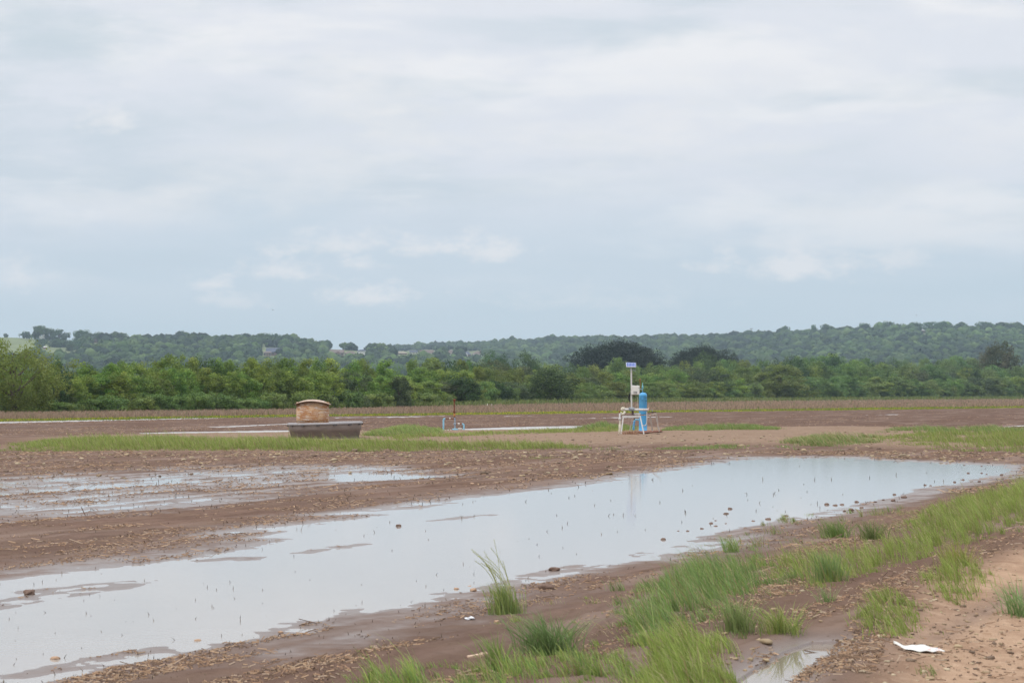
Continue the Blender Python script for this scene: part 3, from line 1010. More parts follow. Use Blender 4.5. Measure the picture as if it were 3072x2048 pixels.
put_tree('feathery', 2338, 566, 1094, 160, 'big round pale willow bulging from the wood edge', i=0)
put_tree('dark', 2396, 650, 1073, 62, 'purplish dark tree behind the big round willow', i=0)
put_tree('dark', 2492, 760, 1061, 96, 'dark wide tree top behind the wood past the big round willow', i=1)
put_tree('oak', 2988, 830, 1032, 105, 'olive oak with brownish bloom standing above the wood')
# trees one can tell apart on the hill's crest
for x_, b_, t_, w_, l_ in (
        (17, 1011, 1000.5, 10, 'tiny lone tree on the bare crest of the pasture hill'), (79, 1012, 995, 22, 'small domed tree on the pasture hill beside the utility pole'),
        (118, 1013, 978, 40, 'tall spreading tree overhanging the white tower'), (145, 1015, 986, 24, 'airy tree just past the white tower'),
        (178, 1016, 990, 40, 'broad domed tree on the crest past the white tower'), (242, 1023, 991, 34, 'dark umbrella-shaped tree on the crest near the brown-roofed house'),
        (268, 1024, 1000, 22, 'small rounded tree behind the brown-roofed house'), (300, 1024, 998, 32, 'domed tree beyond the brown-roofed house'), (335, 1024, 1002, 30, 'wide low tree on the crest beyond the brown-roofed house'),
        (360, 1023, 998, 30, 'last big tree before the gap in the ridge trees'), (404, 1025, 1008, 14, 'slim small tree standing in the gap of the ridge trees'),
        (126, 1031, 1016, 24, 'round dark bush tree on the pasture below the white tower'), (120, 1043, 1025, 22, 'dark bush tree low on the pasture beside the shed'),
        (168, 1042, 1018, 34, 'first bush tree of the pasture thicket, below the tower'), (192, 1042, 1021, 40, 'middle bush tree of the pasture thicket'), (216, 1042, 1022, 40, 'wide bush tree of the pasture thicket'),
        (211, 1053, 1034, 20, 'dark round tree by the lower pasture track'), (233, 1050, 1032, 22, 'dark tree closing the lower pasture'), (250, 1040, 1012, 16, 'tall dark narrow tree between pasture and brown-roofed house'),
        (786, 1028, 1000, 32, 'dark round tree topping the ridge above the blue-roofed house'), (826, 1026, 1002, 34, 'wide tree on the ridge above the blue-roofed house'), (858, 1034, 1008, 30, 'sloping tree on the ridge past the blue-roofed house'),
        (905, 1042, 1018, 20, 'small dome tree on the ridge above the small brown roof')):
    xx, yy, zz = at_hill(x_, b_)
    put_tree('hilltree', x_, yy, t_, w_ * 1.25, l_, 'trees standing clear on the hill', zz - .6)
for x_, t_, w_, l_ in ((2355, 979, 20, 'see-through tree on the ridge past the mast'), (2440, 975, 14, 'thin twin-topped tree on the ridge between mast and small brown house'), (2478, 973, 22, 'bright square-topped tree on the ridge'),
                       (2596, 970, 26, 'dark pointed tree on the ridge short of the small brown house'), (2668, 965, 26, 'tall pointed tree on the ridge behind the small brown house'), (2695, 972, 28, 'round tree on the ridge past the small brown house'),
                       (2742, 968, 34, 'wide dome tree on the ridge before the pale-roofed house'), (2790, 966, 30, 'dark dome tree directly over the pale-roofed house'), (2828, 965, 30, 'airy tree on the ridge past the pale-roofed house'),
                       (2885, 971, 40, 'wide flat tree on the ridge past the airy one'), (2955, 966, 32, 'dark rounded tree on the ridge above the olive oak'), (3020, 969, 36, 'wide tree on the ridge beyond the olive oak')):
    d_ = float(np.interp(x_, *DR_B)) - 15
    put_tree('hilltree', x_, d_, t_, w_ * 1.25, l_, 'trees standing clear on the hill', float(hill_z(np.array([(x_ - CX) / FPX * d_]), np.array([d_]))[0]) - 1)
for lst in PROTO.values():
    for p in lst:
        if not p[3]:
            for c in list(p[0].children): bpy.data.objects.remove(c)
            bpy.data.objects.remove(p[0])

# ------------------------------------------------------------------ houses and small structures on the hills
M_ROOFB = plain('brown_shingle', (.17, .13, .115), .9, .2, 2)
M_ROOFD = plain('slate_shingle', (.085, .095, .135), .85, .2, 2)
M_ROOFT = plain('tan_shingle', (.30, .26, .21), .9, .2, 2)
M_BRICK = plain('tan_brick', (.24, .18, .145), .9, .2, 3)
M_WHITE = plain('white_siding', (.62, .62, .60), .7, .06, 2)
M_DARKB = plain('dark_brick', (.19, .12, .10), .9, .2, 3)
M_PANE = plain('window_glass', (.05, .06, .07), .15, .2, 2)
M_PALER = plain('pale_metal_roof', (.68, .66, .62), .5, .1, 2)


def house(label, px0, px1, ry, ey, by, roof_m, wall_m, kind='gable', depth=.6, gable_front=None, door_m=None, chimney=False, yaw=0.0):
    cx = (px0 + px1) / 2
    x, d, z = at_hill(cx, by)
    s = d / FPX
    w = (px1 - px0) * s; hw = (by - ey) * s; hr = (ey - ry) * s; dp = max(7.0, w * depth)
    t = thing('house', label, 'house', (x, d, z), yaw)
    m = MB(); m.box((0, dp / 2, hw / 2 - 2), (w * .94, dp * .94, hw + 4)); m.build('wall', wall_m, t)
    m = MB()
    e = .6
    a, b = w / 2 + .2, dp
    if kind == 'hip':
        k = min(w * .32, dp * .6)
        v = [(-a, -e, hw), (a, -e, hw), (a, b + e, hw), (-a, b + e, hw), (-a + k, dp / 2, hw + hr), (a - k, dp / 2, hw + hr)]
        f = [(0, 1, 5, 4), (1, 2, 5), (2, 3, 4, 5), (3, 0, 4), (3, 2, 1, 0)]
    else:
        v = [(-a, -e, hw), (a, -e, hw), (a, b + e, hw), (-a, b + e, hw), (-a, dp / 2, hw + hr), (a, dp / 2, hw + hr)]
        f = [(0, 1, 5, 4), (1, 2, 5), (2, 3, 4, 5), (3, 0, 4), (3, 2, 1, 0)]
    m.add(v, f)
    rf = m.build('roof', roof_m, t)
    if chimney:
        c = MB(); c.box((w * .18, dp * .5, hw + hr + .3), (1.1, 1.1, 2.4)); c.build('chimney', M_BRICK, rf)
    if gable_front:
        gx, gw, gh, gm = gable_front
        g = MB()
        g.add([(gx * w - gw * w / 2, -1.4, 0), (gx * w + gw * w / 2, -1.4, 0), (gx * w + gw * w / 2, -1.4, hw * .95), (gx * w, -1.4, hw + hr * gh), (gx * w - gw * w / 2, -1.4, hw * .95),
               (gx * w - gw * w / 2, dp * .4, 0), (gx * w + gw * w / 2, dp * .4, 0), (gx * w + gw * w / 2, dp * .4, hw * .95), (gx * w, dp * .4, hw + hr * gh), (gx * w - gw * w / 2, dp * .4, hw * .95)],
              [(0, 1, 2, 3, 4), (1, 6, 7, 2), (2, 7, 8, 3), (3, 8, 9, 4), (4, 9, 5, 0)])
        g.build('gable_front', gm, t)
    n = max(2, int(w // 4.5))
    for i in range(n):
        g = MB(); xx = -w * .40 + w * .80 * i / (n - 1)
        g.box((xx, dp * .03 - .03, hw * .55), (1.3, .12, min(1.6, hw * .5))); g.build('window', M_PANE, t)
    g = MB(); g.box((w * .07, dp * .03 - .03, min(hw * .38, 1.05)), (1.1, .14, min(hw * .76, 2.1))); g.build('door', door_m or M_DARKB, t)
    return t


house('large house with a steep dark blue roof and brick wing', 797, 842, 1043, 1056, 1067, M_ROOFD, M_DARKB, 'gable')
house('low brick wing with brown roof beside the dark blue roof', 791, 812, 1053.5, 1058, 1067.5, M_ROOFB, M_BRICK, 'gable', .5)
house('small brown-roofed house half sunk in trees', 904, 917, 1049, 1054, 1059, M_ROOFB, M_BRICK, 'hip')
house('brown-roofed house with a bright white gable', 929, 951, 1046.5, 1056, 1061, M_ROOFB, M_BRICK, 'gable', .6, (.05, .34, .8, M_WHITE))
house('wide tan house with brown roof and a dark gable', 980, 1031, 1048.5, 1058, 1067, M_ROOFB, M_BRICK, 'gable', .5, (.18, .28, .55, M_DARKB))
house('low house with a brown hip roof and white walls', 1032, 1069, 1053, 1060.5, 1066, M_ROOFB, M_WHITE, 'hip')
house('white two-storey house with a dark flat-looking roof', 1070, 1102, 1048, 1052, 1066, M_ROOFD, M_WHITE, 'hip', .5)
house('long low house with a tan roof', 1180, 1222, 1054, 1059.5, 1063, M_ROOFT, M_BRICK, 'hip', .4)
house('dark-roofed house with a white end wall', 1228, 1252, 1050.5, 1056, 1061, M_ROOFD, M_WHITE, 'gable', .5)
house('big brown-roofed house with bright white lower wall', 1259, 1300, 1049.5, 1059.5, 1067, M_ROOFB, M_WHITE, 'gable', .5)
house('small grey-roofed house joined to the big brown roof', 1302, 1320, 1053, 1059, 1064, M_ROOFD, M_DARKB, 'hip')
house('peaked brown hip-roofed house with white garage wall', 1341, 1364, 1049.5, 1059.5, 1066, M_ROOFB, M_WHITE, 'hip', .8)
house('grey-roofed house with a white front gable', 1389, 1413, 1054.5, 1063, 1072, M_ROOFD, M_DARKB, 'hip', .7, (-.05, .3, .5, M_WHITE))
house('brown hipped house with a chimney-like cupola and white walls', 1415, 1454, 1053.5, 1062.5, 1071, M_ROOFB, M_WHITE, 'hip', .7, chimney=True)
house('brown-roofed house on the pasture hill crest', 277, 298, 1015.5, 1022.5, 1028, M_ROOFB, M_DARKB, 'hip', .7)
house('ridge-top house with a long pale metal roof', 2761, 2785, 987, 991.5, 997, M_PALER, M_DARKB, 'gable', .5)
house('tiny brown and white house in the ridge trees', 2670, 2680, 989, 992, 997, M_ROOFB, M_WHITE, 'gable', .7)
house('small pale-roofed house among the crest trees of the pasture', 228, 240, 1013, 1018, 1023, M_PALER, M_DARKB, 'gable', .6)
# shed on the pasture
x, d, z = at_hill(135, 1046)
t = thing('shed', 'small dark farm shed at the end of the pasture track', 'shed', (x, d, z))
m = MB(); m.box((0, 0, .9), (3.4, 3, 1.8)); m.build('wall', M_DARKB, t)
m = MB(); m.add([(-2, -1.8, 1.8), (2, -1.8, 1.8), (2, 1.8, 2.5), (-2, 1.8, 2.5), (-2, -1.8, 1.95), (2, -1.8, 1.95), (2, 1.8, 2.65), (-2, 1.8, 2.65)], [(0, 1, 5, 4), (1, 2, 6, 5), (2, 3, 7, 6), (3, 0, 4, 7), (4, 5, 6, 7), (3, 2, 1, 0)])
m.build('roof', M_PALER, t)
# white tower
x, d, z = at_hill(128, 1014.5)
t = thing('white_tower', 'white farm tower with a stepped top on the pasture crest', 'tower', (x, d - 4, z))
s = d / FPX
m = MB(); m.box((-.9, 0, 4.0 * s * 1.0 + .2), (8.6 * s, 4.0, 12.6 * s)); m.build('lower_block', M_WHITE, t)
m = MB(); m.box((5.0 * s, .3, 6.8 * s), (6.0 * s, 4.4, 16.0 * s)); m.build('upper_block', M_WHITE, t)
m = MB(); m.box((5.0 * s, .3, 15.0 * s), (6.5 * s, 4.8, .5)); m.build('cap', M_PALER, t)
# utility pole on the pasture crest
x, d, z = at_hill(58.5, 1012)
t = thing('utility_pole', 'thin utility pole with a crossarm on the pasture crest', 'pole', (x, d, z))
m = MB(); m.tube([(0, 0, -.5), (0, 0, 5.4)], [.16, .12], 8); m.build('post', M_BARK, t)
m = MB(); m.box((0, -.18, 4.9), (2.0, .14, .16)); m.build('crossarm', M_BARK, t)
# mast on the ridge
M_GALV = plain('galvanised_steel', (.36, .38, .41), .5, .15, 3, .4)
d = 3060.0
x = (2254 - CX) / FPX * d
z = float(hill_z(np.array([x]), np.array([d]))[0])
zt = HC + (HORIZON - 984.5) / FPX * d
t = thing('antenna_mast', 'slender grey mast with a cluster of antenna panels on the wooded ridge', 'mast', (x, d, z))
m = MB(); m.tube([(0, 0, -1), (0, 0, zt - z - .3)], [.55, .38], 10); m.build('pole', M_GALV, t)
m = MB()
for k in range(3):
    a = k * 2.0944 + .5
    m.tube([(0, 0, zt - z - 1.2), (math.cos(a) * 1.6, math.sin(a) * 1.6, zt - z - 1.2)], .12, 6)
m.tube([(math.cos(k * .6283) * 1.6, math.sin(k * .6283) * 1.6, zt - z - 1.2) for k in range(11)], .10, 6, cap=False)
m.build('platform_ring', M_GALV, t)
for k in range(6):
    a = k * 1.0472 + .2
    m = MB(); m.box((math.cos(a) * 1.75, math.sin(a) * 1.75, zt - z - .7), (.55, .4, 2.0)); m.build('antenna_panel', M_GALV, t)

# ------------------------------------------------------------------ blades: grass, straw, stubble


def blades(x, y, z, h, lean, leandir, w, col, tipcol=None, face=None):
    """curved tapering blades, three segments each"""
    n = len(x)
    a = rng.uniform(0, 6.283, n) if face is None else face
    wx_, wy_ = np.cos(a) * w / 2, np.sin(a) * w / 2
    lx, ly = np.cos(leandir) * lean * h, np.sin(leandir) * lean * h
    V = np.zeros((n, 7, 3)); Cc = np.zeros((n, 7, 3))
    tip = col * 1.25 if tipcol is None else tipcol
    for j, (t, k) in enumerate(((0, 1.0), (.38, .95), (.74, .65))):
        bx, by = x + lx * t ** 1.9, y + ly * t ** 1.9
        bz = z + h * (t - .16 * np.minimum(lean, 1.2) * t ** 2.4)
        for q, sgn in ((0, -1), (1, 1)):
            V[:, 2 * j + q] = np.stack([bx + sgn * wx_ * k, by + sgn * wy_ * k, bz], -1)
            Cc[:, 2 * j + q] = col * (1 - t * t) + tip * t * t
    V[:, 6] = np.stack([x + lx, y + ly, z + h * (1 - .22 * np.minimum(lean, 1.2))], -1)
    Cc[:, 6] = tip
    o = (np.arange(n) * 7)[:, None]
    Qd = np.concatenate([o + np.array([[0, 1, 3, 2]]), o + np.array([[2, 3, 5, 4]])])
    T = o + np.array([[4, 5, 6]])
    return V.reshape(-1, 3), Qd, T, Cc.reshape(-1, 3)


def join(parts):
    off, V, Qd, T, Cc = 0, [], [], [], []
    for v, q, t, c in parts:
        V.append(v); Qd.append(q + off); T.append(t + off); Cc.append(c); off += len(v)
    return np.concatenate(V), np.concatenate(Qd), np.concatenate(T), np.concatenate(Cc)


def scatter(poly_px, z, n, thr=-9.0, scale=1.0, seed=5, edge=0.0):
    """plan points inside a photo-pixel polygon on ground of height z, kept where clumping noise is above THR"""
    P = plan(poly_px, z)
    xs, ys = [p[0] for p in P], [p[1] for p in P]
    x, y = rng.uniform(min(xs), max(xs), n), rng.uniform(min(ys), max(ys), n)
    d = sdist(P, x, y) + (fbm(x / .8, y / .8, seed + 50) * edge if edge else 0)
    k = (d > 0)
    x, y = x[k], y[k]
    k = fbm(x / scale, y / scale, seed) > thr + rng.normal(size=len(x)) * .12
    return x[k], y[k]


GREEN = np.array([(.150, .210, .055), (.180, .230, .060), (.125, .188, .052), (.215, .250, .085)])
BLUEG = np.array([(.125, .180, .062), (.150, .205, .070), (.172, .215, .085)])
YGREEN = np.array([(.215, .250, .058), (.190, .235, .052), (.260, .275, .088)])
DRY = np.array([(.33, .25, .14), (.28, .19, .11), (.38, .30, .19)])
STRAWC = np.array([(.25, .18, .13), (.29, .215, .15), (.33, .25, .175), (.20, .145, .10)])


def pal(p, n, var=.25):
    return p[rng.integers(0, len(p), n)] * rng.uniform(1 - var, 1 + var, n)[:, None]


def tufts(x, y, k=14, spread=.07):
    """gather scattered points into tussocks"""
    n = len(x)
    m = max(1, n // k)
    c = rng.integers(0, m, n)
    a, r = rng.uniform(0, 6.283, n), np.abs(rng.normal(0, 1, n)) * (spread * rng.uniform(.4, 1.7, m))[c]
    return x[:m][c] + np.cos(a) * r, y[:m][c] + np.sin(a) * r, rng.uniform(.45, 1.25, m)[c], c


def grass(poly, z, n, hmin, hmax, w, p, thr=-9.0, scale=1.0, seed=5, lean=(.15, .8), edge=.0, tall=0.0, dry=.12, tuft=(26, .075), taper=.5, hs=1.2):
    x, y = scatter(poly, z, n, thr, scale, seed, edge)
    x, y, th, tc = tufts(x, y, *tuft)
    n = len(x)
    zz = field(x, y)
    cl = .5 + .5 * fbm(x / (scale * .9), y / (scale * .9), seed + 9)
    h = (hmin + (hmax - hmin) * np.clip(cl, 0, 1)) * rng.uniform(.6, 1.25, n) * hs
    h *= th * (.45 + .55 * sm(sdist(plan(poly, z), x, y), 0, taper))
    if tall:
        k = rng.uniform(size=n) < tall
        h[k] *= rng.uniform(1.3, 1.7, k.sum())
    ld = rng.normal(math.pi + .1, .65, n)          # the wind leans most of it one way
    c = pal(p, n, .15) * rng.uniform(.8, 1.2, n)[tc][:, None] * 1.3
    dk = rng.uniform(size=n) < dry
    c[dk] = pal(DRY, dk.sum())
    return blades(x, y, zz - .02, h, rng.uniform(*lean, n), ld, w * rng.uniform(.7, 1.4, n), c)


def wind(v): return v


def build_grass():
    near, berm, far = [], [], []
    Z3 = lambda pts: [(2000 + a / 1.965, 1250 + b / 1.965) for a, b in pts]
    # verge: thick band beside the flood water, thinning downhill
    near.append(grass(Z3([(2260, 380), (2106, 400), (1600, 500), (1480, 560), (1380, 700), (1250, 760), (1000, 820), (560, 800), (540, 900), (800, 1000), (950, 1040), (1100, 1000), (1350, 920), (1560, 870), (1760, 790), (1950, 730), (2260, 640)]), .2, 84000, .12, .34, .006, YGREEN * .93, -.5, .9, 11, edge=.5, tall=.07))
    near.append(grass(Z3([(2500, 330), (2106, 420), (1760, 520), (1560, 700), (1800, 680), (2106, 560), (2500, 450)]), .2, 34000, .14, .34, .006, YGREEN, -.7, 1.1, 12, edge=.3, tall=.06))
    near.append(grass(Z3([(-180, 960), (0, 900), (220, 820), (540, 760), (640, 960), (560, 1060), (340, 1110), (180, 1190), (0, 1290), (-160, 1340), (-260, 1200)]), .2, 28000, .12, .34, .006, np.concatenate([GREEN, BLUEG]), -.02, .55, 13, edge=.7, tall=.15))
    near.append(grass(Z3([(-260, 960), (180, 720), (660, 560), (1250, 470), (1500, 520), (1100, 760), (500, 900), (0, 1100), (-300, 1200)]), .12, 16000, .06, .22, .006, GREEN, .12, .7, 14, edge=.4, dry=.35))
    near.append(grass(Z3([(1520, 960), (1760, 840), (1880, 900), (1880, 1010), (1700, 1140), (1620, 1130), (1580, 1040)]), .3, 5200, .16, .36, .006, YGREEN * .93, -.6, .6, 15, edge=.25, tall=.06))
    near.append(grass(Z3([(1160, 1120), (1300, 1050), (1440, 1080), (1500, 1170), (1400, 1290), (1250, 1300), (1170, 1240)]), .3, 3600, .14, .32, .006, YGREEN * .9, -.7, .6, 16, edge=.2, tall=.08))
    near.append(grass(Z3([(-60, 1330), (120, 1280), (330, 1330), (360, 1480), (440, 1620), (380, 1800), (-160, 1800), (-120, 1500)]), .25, 7200, .18, .40, .007, YGREEN * .95, -.5, .5, 17, edge=.2, tall=.06))
    near.append(grass([(1010, 2000), (1130, 1965), (1290, 1985), (1420, 2010), (1560, 1990), (1700, 1990), (1840, 1940), (1900, 2010), (1900, 2300), (900, 2300), (930, 2080)], .12, 20000, .06, .24, .006, np.concatenate([YGREEN, GREEN]), .06, .42, 18, edge=.4, tall=.10))
    near.append(grass([(1700, 1880), (1900, 1800), (2060, 1830), (2080, 1960), (1960, 2060), (1800, 2060), (1700, 1960)], .2, 9000, .08, .26, .006, np.concatenate([GREEN, YGREEN]), .22, .4, 19, edge=.3))
    near.append(grass(Z3([(-500, 1000), (0, 900), (540, 760), (1250, 520), (2106, 400), (2300, 600), (1700, 800), (1000, 1040), (300, 1250), (-200, 1500), (-900, 1540)]), .2, 46000, .05, .11, .006, np.concatenate([DRY, DRY, GREEN]), -.2, .8, 51, lean=(.8, 1.7), edge=.5, dry=.6, tuft=(9, .12)))
    # thin seedlings on the road and the mud
    near.append(grass([(2380, 1720), (3072, 1500), (3400, 1500), (3400, 2300), (2400, 2300), (2500, 1960)], .3, 15000, .05, .16, .005, GREEN, .38, .5, 20, dry=.2))
    near.append(grass([(2040, 1850), (2380, 1760), (2480, 1900), (2300, 2100), (2040, 2100)], .28, 5000, .06, .20, .005, GREEN, .25, .4, 21, dry=.2))
    near.append(grass([(1050, 1900), (1500, 1760), (2000, 1700), (2150, 1740), (1900, 1900), (1200, 2060)], .1, 7000, .04, .14, .005, YGREEN, .34, .6, 22, dry=.4))
    # berm and pad
    bgrass = lambda *a, **k: grass(*a, **{'tuft': (12, .22), 'taper': 2.2, 'hs': .85, **k})
    bl = [(40, 1346), (70, 1326), (300, 1321), (870, 1324), (1110, 1330), (1400, 1333), (1600, 1335), (1760, 1335), (1770, 1341), (1500, 1345), (1300, 1347), (900, 1350), (300, 1350), (100, 1349)]
    berm.append(bgrass(bl, .12, 80000, .14, .40, .014, YGREEN * .95, -.3, 1.6, 23, lean=(.1, .8), edge=1.8, tall=.12, hs=1.12))
    berm.append(bgrass([(60, 1345), (90, 1322), (500, 1316), (870, 1314), (870, 1324), (300, 1332)], .12, 22000, .14, .36, .015, GREEN, -.1, 2.4, 24, edge=1.0, tall=.06))
    berm.append(bgrass([(1090, 1308), (1150, 1290), (1320, 1288), (1320, 1300), (1230, 1309)], .13, 17000, .30, .72, .018, np.concatenate([GREEN, YGREEN]), -.4, 3.0, 25, lean=(.3, 1.1)))
    berm.append(bgrass([(1090, 1312), (1500, 1297), (1800, 1288), (1905, 1288), (1905, 1294), (1500, 1304), (1200, 1318)], .13, 40000, .16, .48, .016, YGREEN, -.25, 3.0, 26, edge=.8))
    berm.append(bgrass([(1700, 1293), (1760, 1284), (1900, 1283), (1900, 1290)], .13, 9000, .4, .85, .018, GREEN, -.4, 2.5, 27, lean=(.2, .9)))
    berm.append(bgrass([(1985, 1292), (2010, 1283), (2330, 1283), (2335, 1291)], .13, 20000, .2, .56, .016, GREEN, -.05, 1.8, 28, lean=(.3, 1.0)))
    berm.append(bgrass([(1960, 1338), (2080, 1332), (2300, 1328), (2330, 1334), (2200, 1340), (2000, 1345)], .12, 20000, .1, .3, .014, GREEN, .2, 1.4, 29))
    berm.append(bgrass([(2330, 1330), (2420, 1312), (2640, 1308), (2640, 1328), (2500, 1334)], .13, 26000, .25, .66, .016, np.concatenate([GREEN, GREEN, DRY]), .0, 1.4, 30, lean=(.4, 1.2)))
    berm.append(bgrass([(2640, 1312), (2780, 1300), (3072, 1302), (3500, 1304), (3500, 1356), (3072, 1353), (2800, 1344), (2700, 1332)], .13, 62000, .15, .45, .015, YGREEN * .92, -.05, 1.8, 31, edge=1.4, tall=.06))
    berm.append(bgrass([(2620, 1302), (2700, 1284), (3072, 1286), (3500, 1288), (3500, 1306), (2800, 1306)], .13, 42000, .15, .55, .016, GREEN, .12, 1.8, 32, lean=(.3, 1.0), edge=.8))
    berm.append(bgrass([(1330, 1345), (1750, 1340), (2400, 1330), (2700, 1345), (2100, 1352), (1500, 1358)], .12, 9000, .06, .25, .014, GREEN, .3, 1.2, 33))
    berm.append(bgrass([(1560, 1378), (1620, 1368), (1670, 1374), (1640, 1382)], .05, 2600, .05, .14, .012, YGREEN, -.2, 1.0, 34))
    # far edge: weeds along the wood
    for nm, lo_, hi_, n, hh, ww, pp, sd in (('weeds', lambda p: np.interp(p, *TREE_BASE) - 1.0, lambda p: np.interp(p, *TREE_BASE) + np.interp(p, [0, 1200, 1500, 3072], [.8, 1.2, 6, 6]), 26000, (.5, 1.5), .14, GREEN * .75, 41),):
        px_ = rng.uniform(-350, 3420, n)
        py_ = lo_(px_) + (hi_(px_) - lo_(px_)) * rng.uniform(0, 1, n)
        x, y = G(px_, py_)
        h = rng.uniform(*hh, n) * (.6 + .4 * (1 + fbm(x / 9, y / 9, sd)))
        far.append(blades(x, y, np.zeros(n), h * .8, rng.uniform(.1, .6, n), rng.uniform(0, 6.28, n), ww * rng.uniform(.7, 1.5, n), pal(pp, n, .35)))
    link('grass', np_mesh('grass', *[join(near)[i] for i in (0, 1, 2, 3)], [M_GRASS]) if False else np_mesh('grass', *join(near), [M_GRASS]), kind='stuff')
    link('berm_grass', np_mesh('berm_grass', *join(berm), [M_GRASS]), kind='stuff')
    link('edge_weeds', np_mesh('edge_weeds', *join(far), [M_GRASS]), kind='stuff')
    # dead grass strip
    n = 80000
    px_ = rng.uniform(-350, 3420, n)
    lo, hi = np.interp(px_, *STRAW_HI), np.interp(px_, *STRAW_LO)
    u = rng.uniform(0, 1, n)
    jag = rng.normal(0, 1.0, n) + 2.2 * fbm(px_ / 90, px_ * 0, 92)
    x, y = G(px_, lo + 5 + (hi - lo - 5) * u + jag)
    h = rng.uniform(.22, .55, n) * (1 + .25 * fbm(x / 6, y / 6, 44))
    c = pal(STRAWC, n, .25)
    g = rng.uniform(size=n) < .06
    c[g] = pal(GREEN * .8, g.sum())
    link('dead_grass', np_mesh('dead_grass', *blades(x, y, np.zeros(n), h, rng.uniform(.05, .4, n), rng.uniform(0, 6.28, n), y / 200 * .045 * rng.uniform(.7, 1.5, n), c), [M_GRASS]), kind='stuff')
    # strip of yellow flowers
    n = 34000
    px_ = rng.uniform(-350, 3420, n)
    lo, hi = np.interp(px_, *STRAW_LO), np.interp(px_, *YEL_LO)
    x, y = G(px_, lo + (hi - lo) * rng.uniform(0, 1, n) + rng.normal(0, .7, n) + 1.3 * fbm(px_ / 70, px_ * 0, 93))
    dens = fbm(x / 14, y / 30, 46)
    c = pal(np.array([(.16, .20, .03), (.20, .22, .04)]), n)
    tip = pal(np.array([(.80, .62, .02), (.74, .58, .03), (.50, .44, .05)]), n)
    k = rng.uniform(size=n) > np.clip(.36 + dens * .5, .1, .95)
    tip[k] = c[k]
    link('yellow_flowers', np_mesh('yellow_flowers', *blades(x, y, np.zeros(n), rng.uniform(.07, .20, n), rng.uniform(.1, .5, n), rng.uniform(0, 6.28, n), y / 200 * .075, c, tip), [M_GRASS]), kind='stuff')


build_grass()


def clump(label, px, py, h, n, rad, p, lean=(.3, .9), w=.009, heads=0, name='grass_clump', ld=None):
    """one tussock that stands by itself"""
    x0, y0, z0 = at1(px, py)
    a = rng.uniform(0, 6.28, n); r = rad * rng.uniform(0, 1, n) * rng.uniform(.5, 1.3, n)
    hh = h * rng.uniform(.4, 1.1, n)
    p = p * 1.35
    dirn = np.where(rng.uniform(size=n) < .5, a + rng.normal(size=n) * .6, rng.normal(math.pi, .6, n)) if ld is None else rng.normal(ld, .8, n)
    parts = [blades(np.cos(a) * r, np.sin(a) * r, np.full(n, -.02), hh, rng.uniform(lean[0] * .5, lean[1] * .9, n), dirn, w * .8 * rng.uniform(.7, 1.4, n), pal(p, n))]
    root = tag(link(name, np_mesh(name, *join(parts), [M_GRASS]), None, (x0, y0, z0)), label, 'grass clump')
    for k in range(heads):      # long flowering stems
        th = rng.uniform(0, 6.28)
        L_ = rng.uniform(.50, .80); ln = rng.uniform(.10, .85)
        bx, by = math.cos(th) * rad * .4, math.sin(th) * rad * .4
        pts = [(bx - ln * L_ * .62 * (t ** 2.1), by + ln * .1 * t, L_ * (t - .26 * ln * t ** 3)) for t in np.linspace(0, 1, 9)]
        m = MB(); m.tube(pts, [.0032 - .0018 * i / 8 for i in range(9)], 5)
        for i in range(18):
            t = .58 + .42 * i / 18
            q = Vector((bx - ln * L_ * .62 * (t ** 2.1), by + ln * .1 * t, L_ * (t - .26 * ln * t ** 3)))
            sd = .006 * (1 if i % 2 else -1)
            m.tube([q, q + Vector((sd - .004 * ln, rng.uniform(-.004, .004), .014))], [.0032, .0008], 4)
        m.build('flower_stem', M_SEED, root)
    return root


M_SEED = plain('seed_heads', (.34, .36, .14), .7, .2, 30)
clump('tall seeding grass clump at the water edge, stems blown over', 1520, 1838, .36, 420, .16, np.concatenate([GREEN, BLUEG]), (.1, .7), .007, 16, ld=2.8)
clump('arching blue-green grass clump in the mud below the tall seeding one', 1650, 1958, .40, 420, .26, BLUEG, (.5, 1.3), .009)
clump('small bright green grass clump on the bank beside the puddle', 2345, 1900, .30, 200, .17, GREEN * .9, (.4, 1.2), .008)
clump('dark tufted grass clump just up the bank from the small bright one', 2215, 1893, .34, 260, .17, BLUEG, (.2, .8), .007)
clump('upright thin grass clump between the arching clump and the bottom edge', 1495, 2015, .34, 160, .12, GREEN, (.2, .8), .008)
clump('loose grass clump at the road edge cut by the frame', 3062, 1848, .42, 120, .18, BLUEG, (.4, 1.2), .009)
clump('dense grass clump on the bank facing the end of the water', 2510, 1612, .34, 320, .26, GREEN * .85, (.3, .9), .008)
clump('ragged grass clump mid bank beside dry stalks', 2620, 1618, .34, 240, .20, BLUEG * .9, (.3, 1.0), .008)
clump('deep green grass clump at the downhill edge of the thick verge', 2490, 1748, .40, 320, .18, BLUEG * .95, (.15, .6), .007)
clump('grass clump tipping over the water at the verge corner', 2195, 1655, .30, 150, .16, GREEN, (.3, 1.0), .007)
clump('grass clump at the edge of the paper scrap track', 2870, 1700, .34, 240, .2, YGREEN * .9, (.2, .8), .007)
clump('small seedling grass clump on the sand near the puddle rut', 2480, 1806, .20, 60, .12, BLUEG, (.4, 1.1), .006)

# ------------------------------------------------------------------ crop litter, stalks, clods, stones
M_LITTER = veg_material('dry_litter', .05, .8, 0.0, .2)


